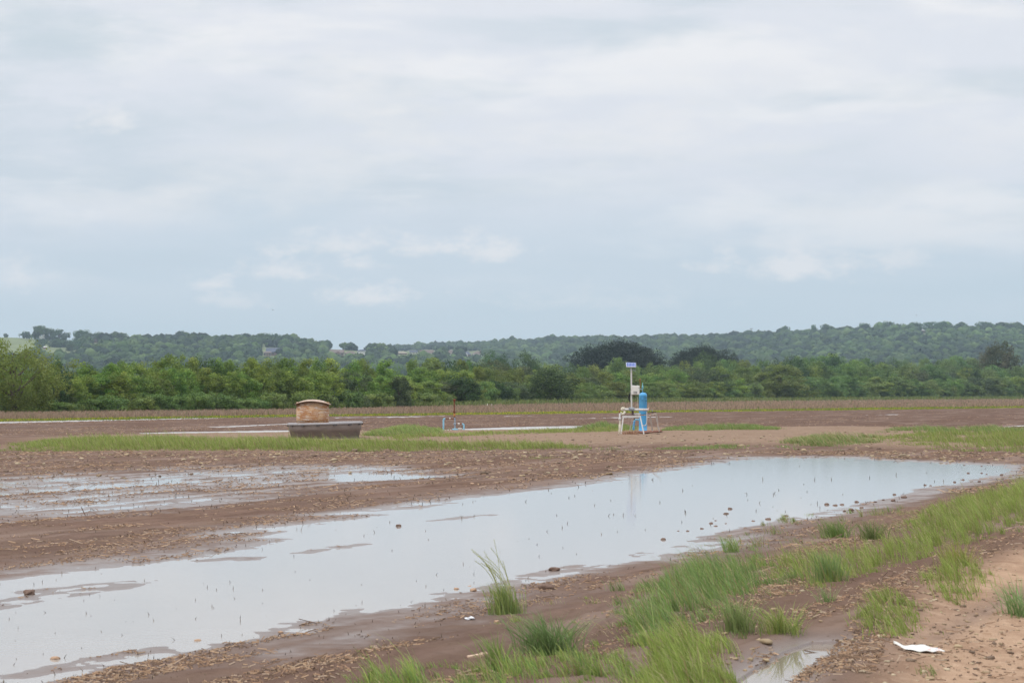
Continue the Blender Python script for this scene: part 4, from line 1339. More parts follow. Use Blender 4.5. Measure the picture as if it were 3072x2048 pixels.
def litter():
    n = 450000
    u = rng.uniform(0, 1, n)
    py_ = 1360 + (2300 - 1360) * u ** 1.5
    fr = rng.uniform(size=n) < .22
    py_[fr] = rng.uniform(1234, 1312, fr.sum())
    px_ = rng.uniform(-250, 3330, n)
    x, y = G(px_, py_)
    r_, s_ = .43 * x + .903 * y, .903 * x - .43 * y
    z = field(x, y)
    dens = fbm(r_ / 3.0, s_ / .45, 61) + .4 * fbm(x / 1.1, y / 1.1, 62)
    dens = np.where(y > 100, fbm(r_ / 30, s_ / 1.6, 64) + .1, dens)
    k = (z > .006) & (dens + .35 * fbm(x / 4, y / 4, 63) > rng.uniform(-.15, .85, n))
    k &= ~((y > 86) & (sdist(PAD, x, y) > -1)) | (y < 86)
    k &= ~((sdist(SANDP, x, y) > .2) & (rng.uniform(size=n) > .10))
    x, y, z = x[k], y[k], z[k]
    n = len(x)
    L_ = np.exp(rng.normal(math.log(.036), .65, n)) * np.where(y > 86, 1.9, np.clip(y / 30, .8, 1.8))
    W_ = rng.uniform(.004, .013, n) * np.where(y > 86, 2.4, np.clip(y / 26, .8, 2.0))
    a = rng.normal(math.atan2(.903, .43), .9, n)
    tilt = rng.normal(0, .18, n)
    dx, dy, dz = np.cos(a) * L_ / 2, np.sin(a) * L_ / 2, np.sin(tilt) * L_ / 2
    nx, ny = -np.sin(a) * W_ / 2, np.cos(a) * W_ / 2
    z = z + .006 + np.abs(dz)
    ht = W_ * .5
    # each piece: a little roofed sliver (two long faces and a raised spine)
    V = np.stack([np.stack([x - dx - nx, y - dy - ny, z - dz - .004], -1), np.stack([x + dx - nx, y + dy - ny, z + dz - .004], -1),
                  np.stack([x + dx, y + dy, z + dz + ht], -1), np.stack([x - dx, y - dy, z - dz + ht], -1),
                  np.stack([x + dx + nx, y + dy + ny, z + dz - .004], -1), np.stack([x - dx + nx, y - dy + ny, z - dz - .004], -1)], 1).reshape(-1, 3)
    o = (np.arange(n) * 6)[:, None]
    Qd = np.concatenate([o + np.array([[0, 1, 2, 3]]), o + np.array([[3, 2, 4, 5]])])
    c = pal(np.array([(.30, .175, .118), (.22, .122, .084), (.36, .225, .155), (.12, .070, .052), (.26, .145, .098), (.16, .092, .066), (.34, .235, .18)]), n)
    link('crop_litter', np_mesh('crop_litter', V, Qd, None, np.repeat(c, 6, 0), [M_LITTER]), kind='stuff')
    # cut stalks still standing, also through the water
    n = 9000
    py_ = 1370 + (2100 - 1370) * rng.uniform(0, 1, n) ** 1.2
    px_ = rng.uniform(-250, 3300, n)
    x, y = G(px_, py_)
    z = field(x, y)
    sp = sdist(POND, x, y)
    k = np.where(sp > 0, rng.uniform(size=n) < .15, rng.uniform(size=n) < .42) & (sdist(VERGE, x, y) < 0)
    x, y, z = x[k], y[k], np.maximum(z[k], -.01)
    n = len(x)
    P = []
    h = (.014 + .062 * rng.uniform(0, 1, n) ** 2.2) * np.clip(y / 32, .8, 1.5)
    parts = blades(x, y, z - .01, h, rng.uniform(.0, .9, n), rng.uniform(0, 6.28, n), np.full(n, .008) * np.clip(y / 25, .9, 2.2), pal(np.array([(.075, .052, .040), (.12, .085, .060), (.055, .040, .032)]), n), face=rng.normal(0, .3, n))
    link('crop_stubble', np_mesh('crop_stubble', *parts, [M_LITTER]), kind='stuff')


litter()


def rock_mesh(name, seed, flat=.6, lumps=.35, sub=2):
    import bmesh
    bm = bmesh.new(); bmesh.ops.create_icosphere(bm, subdivisions=sub, radius=1.0)
    V = np.array([v.co[:] for v in bm.verts])
    T = np.array([[v.index for v in f.verts] for f in bm.faces]); bm.free()
    n = fbm(V[:, 0] * 1.3 + V[:, 2] * .7 + seed, V[:, 1] * 1.3 - V[:, 2] + seed * 2, seed, 3)
    V = V * (1 + lumps * n)[:, None] * np.array([1, .8, flat])
    return V, T


def stones():
    VV, TT, CC, off = [], [], [], 0
    base = [rock_mesh('r', 70 + i, .42, .9, 2) for i in range(6)]
    n = 2600
    px_ = rng.uniform(-200, 3300, n)
    py_ = np.where(rng.uniform(size=n) < .5, rng.normal(1363, 9, n), rng.uniform(1350, 1440, n))
    sel = rng.uniform(size=n) < .22
    py_[sel] = rng.uniform(1296, 1345, sel.sum()); px_[sel] = rng.uniform(1150, 3072, sel.sum())
    n2 = 1500          # grit on the road and on the verge
    px2 = rng.uniform(2000, 3250, n2); py2 = rng.uniform(1600, 2200, n2)
    x, y, z = AT(np.concatenate([px_, px2]), np.concatenate([py_, py2]))
    s = np.concatenate([np.exp(rng.normal(math.log(.040), .45, n)), np.exp(rng.normal(math.log(.014), .45, n2))])
    keep = (z > .01)
    keep[n:] &= sdist(VERGE, x[n:], y[n:]) > .3
    pal_ = np.array([(.34, .24, .16), (.27, .18, .12), (.16, .105, .08), (.42, .32, .23), (.20, .13, .095)])
    for i in np.nonzero(keep)[0]:
        V, T = base[i % 6]
        a = rng.uniform(0, 6.28); c, q = math.cos(a), math.sin(a)
        X = V[:, 0] * c - V[:, 1] * q; Y = V[:, 0] * q + V[:, 1] * c
        VV.append(np.stack([X * s[i] + x[i], Y * s[i] + y[i], V[:, 2] * s[i] + z[i] + s[i] * .15], -1)); TT.append(T + off); off += len(V)
        CC.append(np.repeat((pal_[rng.integers(0, 5)] * rng.uniform(.8, 1.2))[None], len(V), 0))
    link('stony_rubble', np_mesh('stony_rubble', np.concatenate(VV), None, np.concatenate(TT), np.concatenate(CC), [M_LITTER]), kind='stuff')


stones()
M_CLOD = plain('mud_clod', (.16, .105, .08), .85, .35, 14)
M_STONE = plain('sandstone', (.38, .25, .165), .85, .25, 16)
CLODS = []
for i in range(5):
    V, T = rock_mesh('mud_clod', 90 + i, .55, .5, 3)
    CLODS.append((np_mesh('mud_clod', V, None, T, mats=[M_CLOD], smooth=False), np_mesh('stone', V * np.array([1, 1, .9]), None, T, mats=[M_STONE], smooth=True)))


def clod(px, py, wpx, label, group=None, stone=False, k=0):
    x, y, z = at1(px, py)
    s = wpx / FPX * y / 2
    o = link('stone' if stone else 'mud_clod', CLODS[k % 5][1 if stone else 0], None, (x, y, max(z, -.01) + s * .22), rng.uniform(0, 6.28))
    o.scale = (s, s, s)
    return tag(o, label, 'stone' if stone else 'mud clod', group)


for k, (px, py, w, lab) in enumerate((
        (88, 1783, 42, 'long crumbling mud heap on the thin bar across the water'), (1663, 1711, 30, 'dark double mud clod at the water edge behind the tall grass clump'),
        (1990, 1622, 20, 'dark mud clod standing in the water near the reflection of the pole'), (2637, 1347, 16, 'dark mud clod on the far shore above the water'),
        (1640, 1766, 44, 'dark crumbly mud clod behind the tall grass clump'), (1195, 1589, 22, 'flat mud clod on a bar in the middle of the water'))):
    clod(px, py, w, lab, None, False, k)
for k, (px, py) in enumerate(((2190, 1540), (2178, 1553), (2133, 1576), (2147, 1568), (2147, 1582), (2178, 1575), (2305, 1560), (2358, 1551), (2260, 1565), (2035, 1599), (2063, 1597), (2105, 1590))):
    clod(px, py, rng.uniform(9, 17), 'brown clod in the shallows off the broad bare shore', 'clods off the broad bare shore', False, k)
for k, (px, py) in enumerate(((2526, 1516), (2553, 1531), (2533, 1534), (2570, 1508), (2585, 1524), (2506, 1519), (2625, 1506), (2680, 1503), (2683, 1485), (2712, 1493), (2650, 1500), (2480, 1518))):
    clod(px, py, rng.uniform(10, 20), 'brown clod where the thick verge grass meets the water', 'clods at the verge grass waterline', False, k + 2)
for k, (px, py) in enumerate(((2775, 1457), (2792, 1458), (2864, 1447), (2885, 1440), (2890, 1440), (2938, 1446), (2945, 1422), (2960, 1424), (2893, 1400), (2945, 1402), (2905, 1424), (3005, 1425))):
    clod(px, py, rng.uniform(7, 13), 'brown clod at the narrow end of the flood water', 'clods at the narrow end of the flood', False, k)
for k, (px, py, w, lab) in enumerate(((1369, 1768, 19, 'pointed tan stone at the water edge before the tall grass clump'), (1421, 1772, 26, 'wide tan stone touching the tall grass clump'), (1409, 1760, 13, 'small tan stone perched behind the wide tan one'),
                                      (165, 1978, 30, 'tan stone lying in the shallow water of the bottom corner'), (1417, 1452, 15, 'pale stone alone on the mud beyond the water'), (1490, 1866, 20, 'tan flat stone on the mud below the tall grass clump'),
                                      (593, 1922, 18, 'buff stone at the near rim of the water'), (842, 1897, 18, 'brownish stone on the near shore of the water'))):
    clod(px, py, w, lab, None, True, k)
# pale slab of wood on the mud, foil scrap, paper scrap
x, y, z = at1(1433, 1967)
m = MB(); m.box((0, 0, .012), (.17, .055, .035), None); m.box((.06, .01, .02), (.05, .045, .03))
o = m.build('wood_block', plain('pale_wood', (.50, .36, .26), .8, .2, 30), bevel=.006); o.location = (x, y, z); o.rotation_euler = (0, -.12, .35)
tag(o, 'pale broken wood block on the mud near the bottom edge', 'wood block')
x, y, z = at1(1410, 1858)
V, T = rock_mesh('foil', 120, .35, .9, 3)
o = link('foil_scrap', np_mesh('foil_scrap', V * .042, None, T, mats=[plain('crumpled_foil', (.62, .63, .66), .35, .45, 60)]), None, (x, y, z + .015))
tag(o, 'crumpled whitish foil scrap on the mud', 'litter')


def paper():
    x, y, z = at1(2760, 1950)
    n, mrow = 26, 8
    V = []
    dsc = y / FPX
    xs = np.linspace(-70, 68, n)
    top = np.interp(xs, [-70, -50, -20, 0, 35, 68], [-15, -11, -8.5, -8.5, -10, 7])
    bot = np.interp(xs, [-70, -50, -20, 5, 30, 68], [-13, -3, 5.5, 9.5, 9.5, 9])
    V, layer = [], []
    for th in (0, .003):
        for j in range(mrow):
            for i in range(n):
                t = j / (mrow - 1)
                py = top[i] * (1 - t) + bot[i] * t
                depth = -py * dsc / .13 * .42                     # lies back along the ground
                up = .012 + .05 * max(0, (-xs[i] - 25) / 45) ** 1.5 * (1 - .3 * t) + .010 * math.sin(i * .9 + j) * .5 + .035 * (1 - t) * (1 - abs(xs[i]) / 75)
                V.append((xs[i] * dsc, depth, up - th))
    f = []
    N1 = n * mrow
    for j in range(mrow - 1):
        for i in range(n - 1):
            a = j * n + i
            f.append((a, a + n, a + n + 1, a + 1)); f.append((N1 + a, N1 + a + 1, N1 + a + n + 1, N1 + a + n))
    for i in range(n - 1):
        f.append((i, i + 1, N1 + i + 1, N1 + i)); a = (mrow - 1) * n + i; f.append((a, N1 + a, N1 + a + 1, a + 1))
    for j in range(mrow - 1):
        a = j * n; f.append((a, N1 + a, N1 + a + n, a + n)); a += n - 1; f.append((a, a + n, N1 + a + n, N1 + a))
    t = NT('printed_paper')
    red = t.ramp(t.noise(22, 3), .58, .68, 0, .7); gr = t.ramp(t.noise(26, 2), .56, .66, 0, .6)
    sp = t.N.new('ShaderNodeSeparateXYZ'); t.L.new(t.co, sp.inputs[0])
    side = t.ramp(sp.outputs[0], -.02, .1)
    c = t.mix(gr, (.66, .65, .61), (.42, .43, .46))
    c = t.mix(t.mth('MULTIPLY', red, side), c, (.58, .22, .20))
    t.fin(c, .7)
    m = MB(); m.add(V, f, True)
    o = m.build('paper_scrap', t.m); o.location = (x, y, z)
    tag(o, 'white curled paper scrap with faded red print on the sandy track', 'paper')


paper()

# ------------------------------------------------------------------ stock tub, rusty tank
M_PLAST = NT('grey_plastic')
_n = M_PLAST.noise(3.0, 5, .6, stretch=(.6, .6, 3)); _g = M_PLAST.noise(30, 3)
M_PLAST = M_PLAST.fin(M_PLAST.mix(M_PLAST.ramp(_n, .35, .65), (.235, .200, .185), (.285, .245, .225)), .6)
M_PLASTL = plain('grey_plastic_rim', (.30, .285, .29), .55, .12, 12)
TD = 92.0
S = TD / FPX
tx, tz0 = XZ(976, 1317, TD)
zg = float(H(np.array([tx]), np.array([TD]))[0])
tub = thing('stock_tub', 'round grey plastic stock tub with a rolled rim standing tilted in the grass', 'tub', (tx, TD, zg))
z_rim = XZ(976, 1268, TD)[1] - zg
Rr = 113.5 * S
tilt = math.atan2(5.5, 227)
RY = __import__('mathutils').Matrix.Rotation(-tilt, 3, 'Y')


def tilted(mb):
    mb.v = [tuple(RY @ Vector(p)) for p in mb.v]
    return mb


m = MB()
prof = [(Rr * .885, -.10), (Rr * .895, .10), (Rr * .905, .105), (Rr * .925, z_rim * .45), (Rr * .94, z_rim * .46), (Rr * .965, z_rim - .10), (Rr * .965, z_rim - .02), (Rr * .93, z_rim - .02), (Rr * .90, z_rim * .4), (Rr * .87, .06), (0, .05)]
tilted(m.lathe((0, 0, 0), prof, 96)).build('wall', M_PLAST, tub)
m = MB()
m.lathe((0, 0, 0), [(Rr * .95, z_rim - .07), (Rr * .99, z_rim - .075), (Rr, z_rim - .04), (Rr * .99, z_rim + .015), (Rr * .965, z_rim + .035), (Rr * .93, z_rim + .01), (Rr * .93, z_rim - .03)], 96)
tilted(m).build('rim', M_PLASTL, tub)
for k in range(14):
    a = 2 * math.pi * (k + .3) / 14
    m = MB(); m.box((math.cos(a) * Rr * .985, math.sin(a) * Rr * .985, z_rim - .085), (.06, .16, .07), __import__('mathutils').Matrix.Rotation(a, 3, 'Z'))
    tilted(m).build('rim_lug', plain('tub_lug', (.09, .08, .08), .7) if k == 0 else bpy.data.materials['tub_lug'], tub)
# rusty tank
t = NT('rusty_tank_steel')
a_ = t.noise(5.0, 6, .68, stretch=(.55, .55, 3.6)); b_ = t.noise(2.2, 5, .6, stretch=(1, 1, 1.5)); c_ = t.noise(42, 3, .6); e_ = t.noise(14, 4, .6, stretch=(1, 1, .22))
rust = t.mix(t.ramp(c_, .3, .7), (.40, .200, .088), (.24, .110, .050))
rust = t.mix(t.ramp(b_, .42, .62, 0, .75), rust, (.50, .34, .20))
col = t.mix(t.ramp(a_, .505, .61, 0, .85), rust, (.50, .43, .37))
col = t.mix(t.ramp(e_, .60, .70, 0, .45), col, (.16, .072, .035))
t.bump(c_, .25, .01)
M_RUSTT = t.fin(col, .85)
M_LID = plain('pale_rusty_lid', (.42, .32, .25), .7, .3, 9)
M_LIDB = plain('rusty_lid_edge', (.16, .085, .05), .85, .3, 15)
TR = 49 * S
rx_ = XZ(936.5, 1270, TD)[0]
rust_t = thing('rusty_tank', 'round rusty steel tank with a curved lid standing inside the grey tub', 'tank', (rx_, TD + .25, zg))
zt_ = XZ(936, 1211.5, TD)[1] - zg
m = MB()
m.lathe((0, 0, 0), [(TR * .985, .08), (TR * .985, zt_ * .5), (TR, zt_ * .51), (TR * 1.005, zt_ * .52), (TR, zt_ * .53), (TR, zt_ + .09), (TR * .97, zt_ + .09)], 80)
m.build('shell', M_RUSTT, rust_t)
m = MB()
rings, seg = 10, 80
LR = 55 * S
V, F = [], []
for lay in (0, 1):
    for i in range(rings + 1):
        for k in range(seg):
            a = 2 * math.pi * k / seg
            r = LR * i / rings
            X, Y = r * math.cos(a), r * math.sin(a)
            zz = zt_ + .135 + .075 * (1 - (i / rings) ** 2) - .16 * (X / LR) ** 2 * (.35 + .65 * (i / rings)) - lay * .022
            V.append((X, Y, zz))
N1 = (rings + 1) * seg
for i in range(rings):
    for k in range(seg):
        k2 = (k + 1) % seg
        q = (i * seg + k, i * seg + k2, (i + 1) * seg + k2, (i + 1) * seg + k)
        F.append(q[::-1]); F.append(tuple(N1 + j for j in q))
for k in range(seg):
    k2 = (k + 1) % seg
    F.append((rings * seg + k, rings * seg + k2, N1 + rings * seg + k2, N1 + rings * seg + k))
m.add(V, F, True)
lid = m.build('lid', M_LID, rust_t)
m = MB()
pts = []
for k in range(seg + 1):
    a = 2 * math.pi * k / seg
    X, Y = LR * math.cos(a), LR * math.sin(a)
    pts.append((X, Y, zt_ + .135 - .16 * math.cos(a) ** 2 - .012))
m.tube(pts, .016, 6, cap=False)
m.build('lid_edge', M_LIDB, lid)

# ------------------------------------------------------------------ pipe work with the rusty vent stack
M_BLUEP = paint('blue_pipe_paint', (.20, .42, .55), (.25, .47, .58), amt=.18, scale=12)
M_GREYB = paint('greyish_blue_fitting', (.22, .27, .34), (.30, .36, .40), amt=.55, scale=30)
M_RUST = paint('rust', (.13, .045, .025), (.18, .065, .03), (.25, .09, .03), .5, 20, .9)
M_RUSTO = paint('orange_rust', (.42, .17, .05), (.50, .27, .11), (.22, .08, .03), .4, 18, .9)
M_PALEF = paint('pale_fitting', (.52, .46, .40), (.60, .55, .50), amt=.55, scale=40)
M_BLACK = plain('black_rubber', (.02, .02, .022), .6, .3, 30)
PD = 108.0


def PX(px, py, d, org, dy=0.0):
    x, z = XZ(px, py, d)
    return Vector((x - org[0], dy, z - org[2]))


def arc(a, b, c, n=6):
    """quarter bend from a to c round the corner b"""
    a, b, c = Vector(a), Vector(b), Vector(c)
    return [a * (1 - t) ** 2 + b * 2 * t * (1 - t) + c * t * t for t in np.linspace(0, 1, n)]


org = at1(1362, 1293)
PD = org[1]
q = lambda px, py, dy=0.0: PX(px, py, PD, org, dy)
k1 = PD / FPX
pw = thing('vent_pipework', 'blue and rusty pipework with a tall rusty vent stack and valves', 'pipework', org)
m = MB(); r = 2.6 * k1
m.tube([q(1330.5, 1299), q(1330.5, 1262)] + arc(q(1330.5, 1260), q(1330.5, 1255.5), q(1336, 1255.5)), r, 14); m.build('blue_riser', M_BLUEP, pw)
m = MB(); m.tube([q(1336, 1255.8), q(1362, 1256.2)], 1.5 * k1, 10); m.build('crossover_pipe', M_RUST, pw)
m = MB(); m.lathe(q(1349.5, 1254.5), [(0, -2.2 * k1), (2.3 * k1, -1.8 * k1), (2.9 * k1, 0), (2.3 * k1, 1.8 * k1), (0, 2.2 * k1)], 14, axis=(1, 0, 0)); m.build('crossover_valve', M_PALEF, pw)
m = MB(); m.tube([q(1363.6, 1252), q(1363, 1232)], 2.1 * k1, 12); m.tube([q(1363, 1232), q(1363, 1204)], 2.0 * k1, 12); m.build('vent_stack', M_RUST, pw)
m = MB(); m.lathe(q(1363.3, 1205), [(2.0 * k1, 0), (3.6 * k1, 2 * k1), (4.0 * k1, 6 * k1), (3.0 * k1, 8.6 * k1), (0, 8.8 * k1)], 14); m.build('vent_cap', M_RUST, pw)
m = MB(); m.lathe(q(1363, 1234.5), [(2.2 * k1, -1), (4.6 * k1, -1 * k1), (4.6 * k1, 1.6 * k1), (2.2 * k1, 2 * k1)][1:], 14); m.lathe(q(1363.2, 1237), [(2.9 * k1, -3 * k1), (3.4 * k1, 0), (3.2 * k1, 4 * k1)], 12); m.build('collar', M_RUST, pw)
m = MB(); m.tube([q(1363.3, 1247.5), q(1363.3, 1238)], 2.9 * k1, 12); m.build('sleeve', M_RUSTO, pw)
m = MB(); m.tube([q(1363.6, 1252), q(1364.5, 1259), q(1365.3, 1266)], [2.3 * k1, 2.5 * k1, 2.1 * k1], 12); m.build('tee', M_GREYB, pw)
m = MB(); m.lathe(q(1364.8, 1271), [(0, -4 * k1), (3.2 * k1, -3 * k1), (4.2 * k1, 0), (3.2 * k1, 3 * k1), (0, 4 * k1)], 14); m.tube([q(1365, 1275), q(1365, 1286)], 2.2 * k1, 10); m.build('ball_valve', M_GREYB, pw)
m = MB(); m.tube([q(1368, 1272), q(1388, 1271.5)], 1.7 * k1, 10); m.build('upper_run', M_RUST, pw)
m = MB(); m.lathe(q(1376, 1270.5), [(0, -3.5 * k1), (2.6 * k1, -3 * k1), (3.2 * k1, 0), (2.6 * k1, 3 * k1), (0, 3.5 * k1)], 12, axis=(1, 0, 0)); m.build('upper_valve', M_PALEF, pw)
m = MB(); m.box(q(1377, 1266), (5 * k1, 1.2 * k1, 1.0 * k1)); m.tube([q(1376.5, 1270), q(1376.5, 1266)], .6 * k1, 6); m.build('valve_handle', M_BLACK, pw)
m = MB(); m.tube(arc(q(1386, 1271.3), q(1391.5, 1271.3), q(1391.5, 1276)) + [q(1391.5, 1280), q(1392, 1299)], 2.5 * k1, 12); m.build('short_blue_riser', M_BLUEP, pw)
m = MB(); m.tube([q(1357, 1287.5), q(1375, 1288)], 2.7 * k1, 12); m.lathe(q(1365, 1287.8), [(0, -4 * k1), (3.6 * k1, -3 * k1), (4.2 * k1, 0), (3.6 * k1, 3 * k1), (0, 4 * k1)], 14); m.build('lower_run', M_BLUEP, pw)
m = MB(); m.tube([q(1374, 1285.5, -.06), q(1386, 1285.5, -.06)], 2.2 * k1, 10); m.build('grey_union', M_PALEF, pw)
m = MB(); m.tube([q(1375, 1290.5, -.03), q(1387, 1290, -.03)], 2.0 * k1, 10); m.tube([q(1354, 1291), q(1358, 1287)], 1.2 * k1, 8); m.tube([q(1386, 1292), q(1386, 1276)], 1.0 * k1, 8); m.build('black_fitting', M_BLACK, pw)

# ------------------------------------------------------------------ gas separator, pipe stand, solar pole
M_BLUE = paint('bright_blue_paint', (.075, .33, .62), (.10, .36, .62), amt=.30, scale=7, rough=.4)
M_TEAL = paint('teal_paint', (.16, .42, .50), (.20, .46, .54), amt=.15, scale=20)
M_WP = paint('white_paint_rusting', (.60, .59, .57), (.50, .49, .48), (.24, .095, .035), .42, 9, .6)
M_WPR = paint('white_paint_rust_heavy', (.56, .52, .48), (.46, .40, .36), (.46, .19, .06), .62, 5, .75)
M_CREAM = paint('cream_lagging', (.62, .58, .47), (.50, .46, .38), (.30, .24, .16), .35, 16, .9)
M_METER = paint('meter_grey', (.34, .37, .39), (.22, .24, .26), (.15, .09, .06), .4, 25, .5)
M_BROWN = plain('brown_iron', (.085, .055, .05), .85, .35, 20)
M_BOX = plain('control_box_paint', (.66, .65, .62), .5, .05, 6)

# blue vessel
vx, vz, = 1929.0, 1292.5
org = at1(vx, vz)
VD = org[1]; k1 = VD / FPX
q = lambda px, py, dy=0.0: PX(px, py, VD, org, dy)
vs = thing('gas_separator', 'upright bright blue cylindrical separator vessel with a domed top', 'vessel', org)
R1 = 12.1 * k1
htop = q(vx, 1177)[2]
m = MB()
m.lathe((0, 0, 0), [(R1 * 1.06, -.05), (R1 * 1.06, .02), (R1 * .99, .03), (R1, .3), (R1, htop - R1 * .85), (R1 * 1.012, htop - R1 * .83), (R1 * 1.012, htop - R1 * .78), (R1 * .985, htop - R1 * .62), (R1 * .90, htop - R1 * .36), (R1 * .70, htop - R1 * .15), (R1 * .42, htop - R1 * .04), (0, htop)], 56)
m.build('vessel_shell', M_BLUE, vs)
m = MB(); c = q(1925.5, 1196); m.tube([c + Vector((0, -R1 * .8, 0)), c + Vector((0, -R1 * 1.35, 0))], 2.3 * k1, 14); m.tube([c + Vector((0, -R1 * 1.2, 0)), c + Vector((0, -R1 * 1.42, 0))], 3.1 * k1, 14); m.build('front_nozzle', M_BLUE, vs)
for a_, b_ in ((1937, 1192.3), (1937, 1202.0), (1922.5, 1195)):
    c = q(a_, b_); m = MB(); yy = -math.sqrt(max(.0001, R1 ** 2 - c[0] ** 2)); m.tube([Vector((c[0], yy + .02, c[2])), Vector((c[0] * 1.08, yy - .07, c[2]))], 1.0 * k1, 10); m.build('side_fitting', M_BLACK, vs)
m = MB(); m.tube([q(1928, 1178), q(1928, 1166)], 1.1 * k1, 10); m.build('relief_pipe', M_TEAL, vs)
m = MB(); m.lathe(q(1928, 1165), [(1.2 * k1, -1 * k1), (2.4 * k1, 0), (2.4 * k1, 7 * k1), (1.4 * k1, 9 * k1), (.9 * k1, 12 * k1), (.8 * k1, 17 * k1), (0, 17.3 * k1)], 14); m.build('relief_valve', M_TEAL, vs)
m = MB(); m.tube([q(1927, 1167), q(1917, 1167.2)], .8 * k1, 8); m.build('gauge_line', M_TEAL, vs)
m = MB(); m.tube([q(1928, 1170, .02), q(1922.5, 1168, .12), q(1921.5, 1158, .14), q(1920.5, 1140, .14)], [.9 * k1, 1.0 * k1, 1.1 * k1, 1.3 * k1], 10); m.lathe(q(1920.5, 1141, .14), [(1.4 * k1, 0), (2.0 * k1, 1.5 * k1), (1.8 * k1, 4 * k1), (0, 5 * k1)], 10); m.build('rusty_bleed_pipe', paint('brown_rust', (.22, .085, .035), (.30, .13, .06), amt=.4, scale=22), vs)

# pipe stand (white angle iron frame carrying the meter run)
FO = at1(1905, 1301)
FD = FO[1]; k1 = FD / FPX
q = lambda px, py, dy=0.0: PX(px, py, FD, FO, dy)
ps = thing('pipe_stand', 'rusting white steel pipe stand with splayed legs', 'pipe stand', FO)
fr, bk = -.15, 1.05
for a, b, mat, y0, y1, rr in (((1869, 1252), (1862.5, 1301), M_WP, fr, fr - .15, 1.9), ((1919.5, 1247), (1930.5, 1303), M_WP, fr, fr - .25, 1.9),
                              ((1901, 1253), (1893.5, 1293), M_WPR, bk, bk + .2, 1.2), ((1952.5, 1245), (1961.5, 1293), M_WPR, bk - .35, bk - .1, 2.3), ((1971.5, 1242), (1981.5, 1294.5), M_WPR, bk - .3, bk - .1, 2.5)):
    m = MB(); s1 = (FD + (y0 + y1) / 2) / FD
    m.tube([q(a[0], a[1], y0), q(b[0], b[1], y1)], rr * 1.3 * k1, 4, smooth=False); m.build('leg', mat, ps)
m = MB(); m.box((q(1867, 1249.5, fr) + q(1917, 1249.5, fr)) / 2, (51 * k1, .05, 4.6 * k1)); m.box((q(1867, 1249.5, fr) + q(1917, 1249.5, fr)) / 2 + Vector((0, .06, 2.5 * k1)), (51 * k1, .14, .7 * k1)); m.build('front_beam', M_WP, ps)
m = MB(); m.box((q(1908, 1246.5, bk - .5) + q(1972, 1242, bk - .5)) / 2, (64 * k1, .05, 2.6 * k1), __import__('mathutils').Matrix.Rotation(-math.atan2(-4.0, 64), 3, 'Y').inverted()); m.build('rear_beam', M_WPR, ps)
m = MB(); m.box((q(1903, 1241, .25) + q(1922, 1241, .25)) / 2, (20 * k1, .25, 4.0 * k1)); m.build('shelf_channel', M_WP, ps)
m = MB(); m.box((q(1866, 1245, .2) + q(1952, 1242.5, .2)) / 2, (86 * k1, .07, 1.1 * k1), __import__('mathutils').Matrix.Rotation(math.atan2(-2.0, 86), 3, 'Y')); m.build('cross_rail', M_BROWN, ps)
m = MB(); m.box((q(1917, 1248, fr) + q(1917, 1244, bk - .5)) / 2, (.05, bk - .5 - fr, .07)); m.build('side_rail', M_WPR, ps)
m = MB(); m.box((q(1969, 1241.5, bk - .4)), (7 * k1, .5, 2.2 * k1)); m.build('end_plate', M_WPR, ps)

# meter run: the big horizontal pipe with the meter, elbows and riser
mr = thing('meter_run', 'thick white horizontal pipe with grey meter body and buried white riser', 'pipe', FO)
m = MB(); m.tube([q(1874, 1227.5, .1), q(1944, 1228.8, .1)], 3.6 * k1, 18); m.build('run_pipe', M_WP, mr)
for a in (1916, 1931.5, 1938):
    m = MB(); c = q(a, 1228.6, .1); m.lathe(c, [(3.6 * k1, -.9 * k1), (4.2 * k1, -.9 * k1), (4.2 * k1, .9 * k1), (3.6 * k1, .9 * k1)], 18, axis=(1, 0, 0)); m.build('pipe_band', M_WPR, mr)
m = MB(); c = q(1895, 1227, .1)
m.lathe(c, [(0, -9 * k1), (4.5 * k1, -8.6 * k1), (5.8 * k1, -6 * k1), (6.4 * k1, 0), (5.8 * k1, 6 * k1), (4.5 * k1, 8.6 * k1), (0, 9 * k1)], 20, axis=(1, 0, 0))
m.lathe(c + Vector((0, -5.5 * k1, 0)), [(3.6 * k1, 0), (3.6 * k1, 2.5 * k1), (0, 2.8 * k1)], 16, axis=(0, -1, 0)); m.box(c + Vector((-7 * k1, -.1, 4.5 * k1)), (2 * k1, .1, 4 * k1)); m.build('meter_body', M_METER, mr)
m = MB(); m.tube([q(1898.5, 1233, .1), q(1898.5, 1245, .1)], 3.4 * k1, 14); m.build('meter_foot', M_BROWN, mr)
m = MB(); V, T = rock_mesh('lag', 141, .95, .5, 3); V = V * 6.2 * k1; c = q(1869.5, 1226.5, .1)
m.add([tuple(Vector(p) + c) for p in V], [tuple(int(i) for i in f) for f in T], True); m.build('wrapped_valve', M_CREAM, mr)
m = MB(); m.tube([q(1871, 1232, .1), q(1875, 1236, .05), q(1870, 1241, 0), q(1863, 1241.5, 0)], [2.4 * k1, 3.4 * k1, 3.2 * k1, 2.9 * k1], 14); m.lathe(q(1863.5, 1238.5), [(0, -3.5 * k1), (3 * k1, -2.5 * k1), (3.6 * k1, 0), (2.6 * k1, 2.8 * k1), (0, 3.4 * k1)], 12); m.build('drop_elbow', M_CREAM, mr)
m = MB(); m.tube([q(1944, 1228.8, .1)] + arc(q(1944, 1228.8, .1), q(1947.5, 1228.8, .1), q(1947.3, 1235, .12)), [3.4 * k1] * 7, 14)
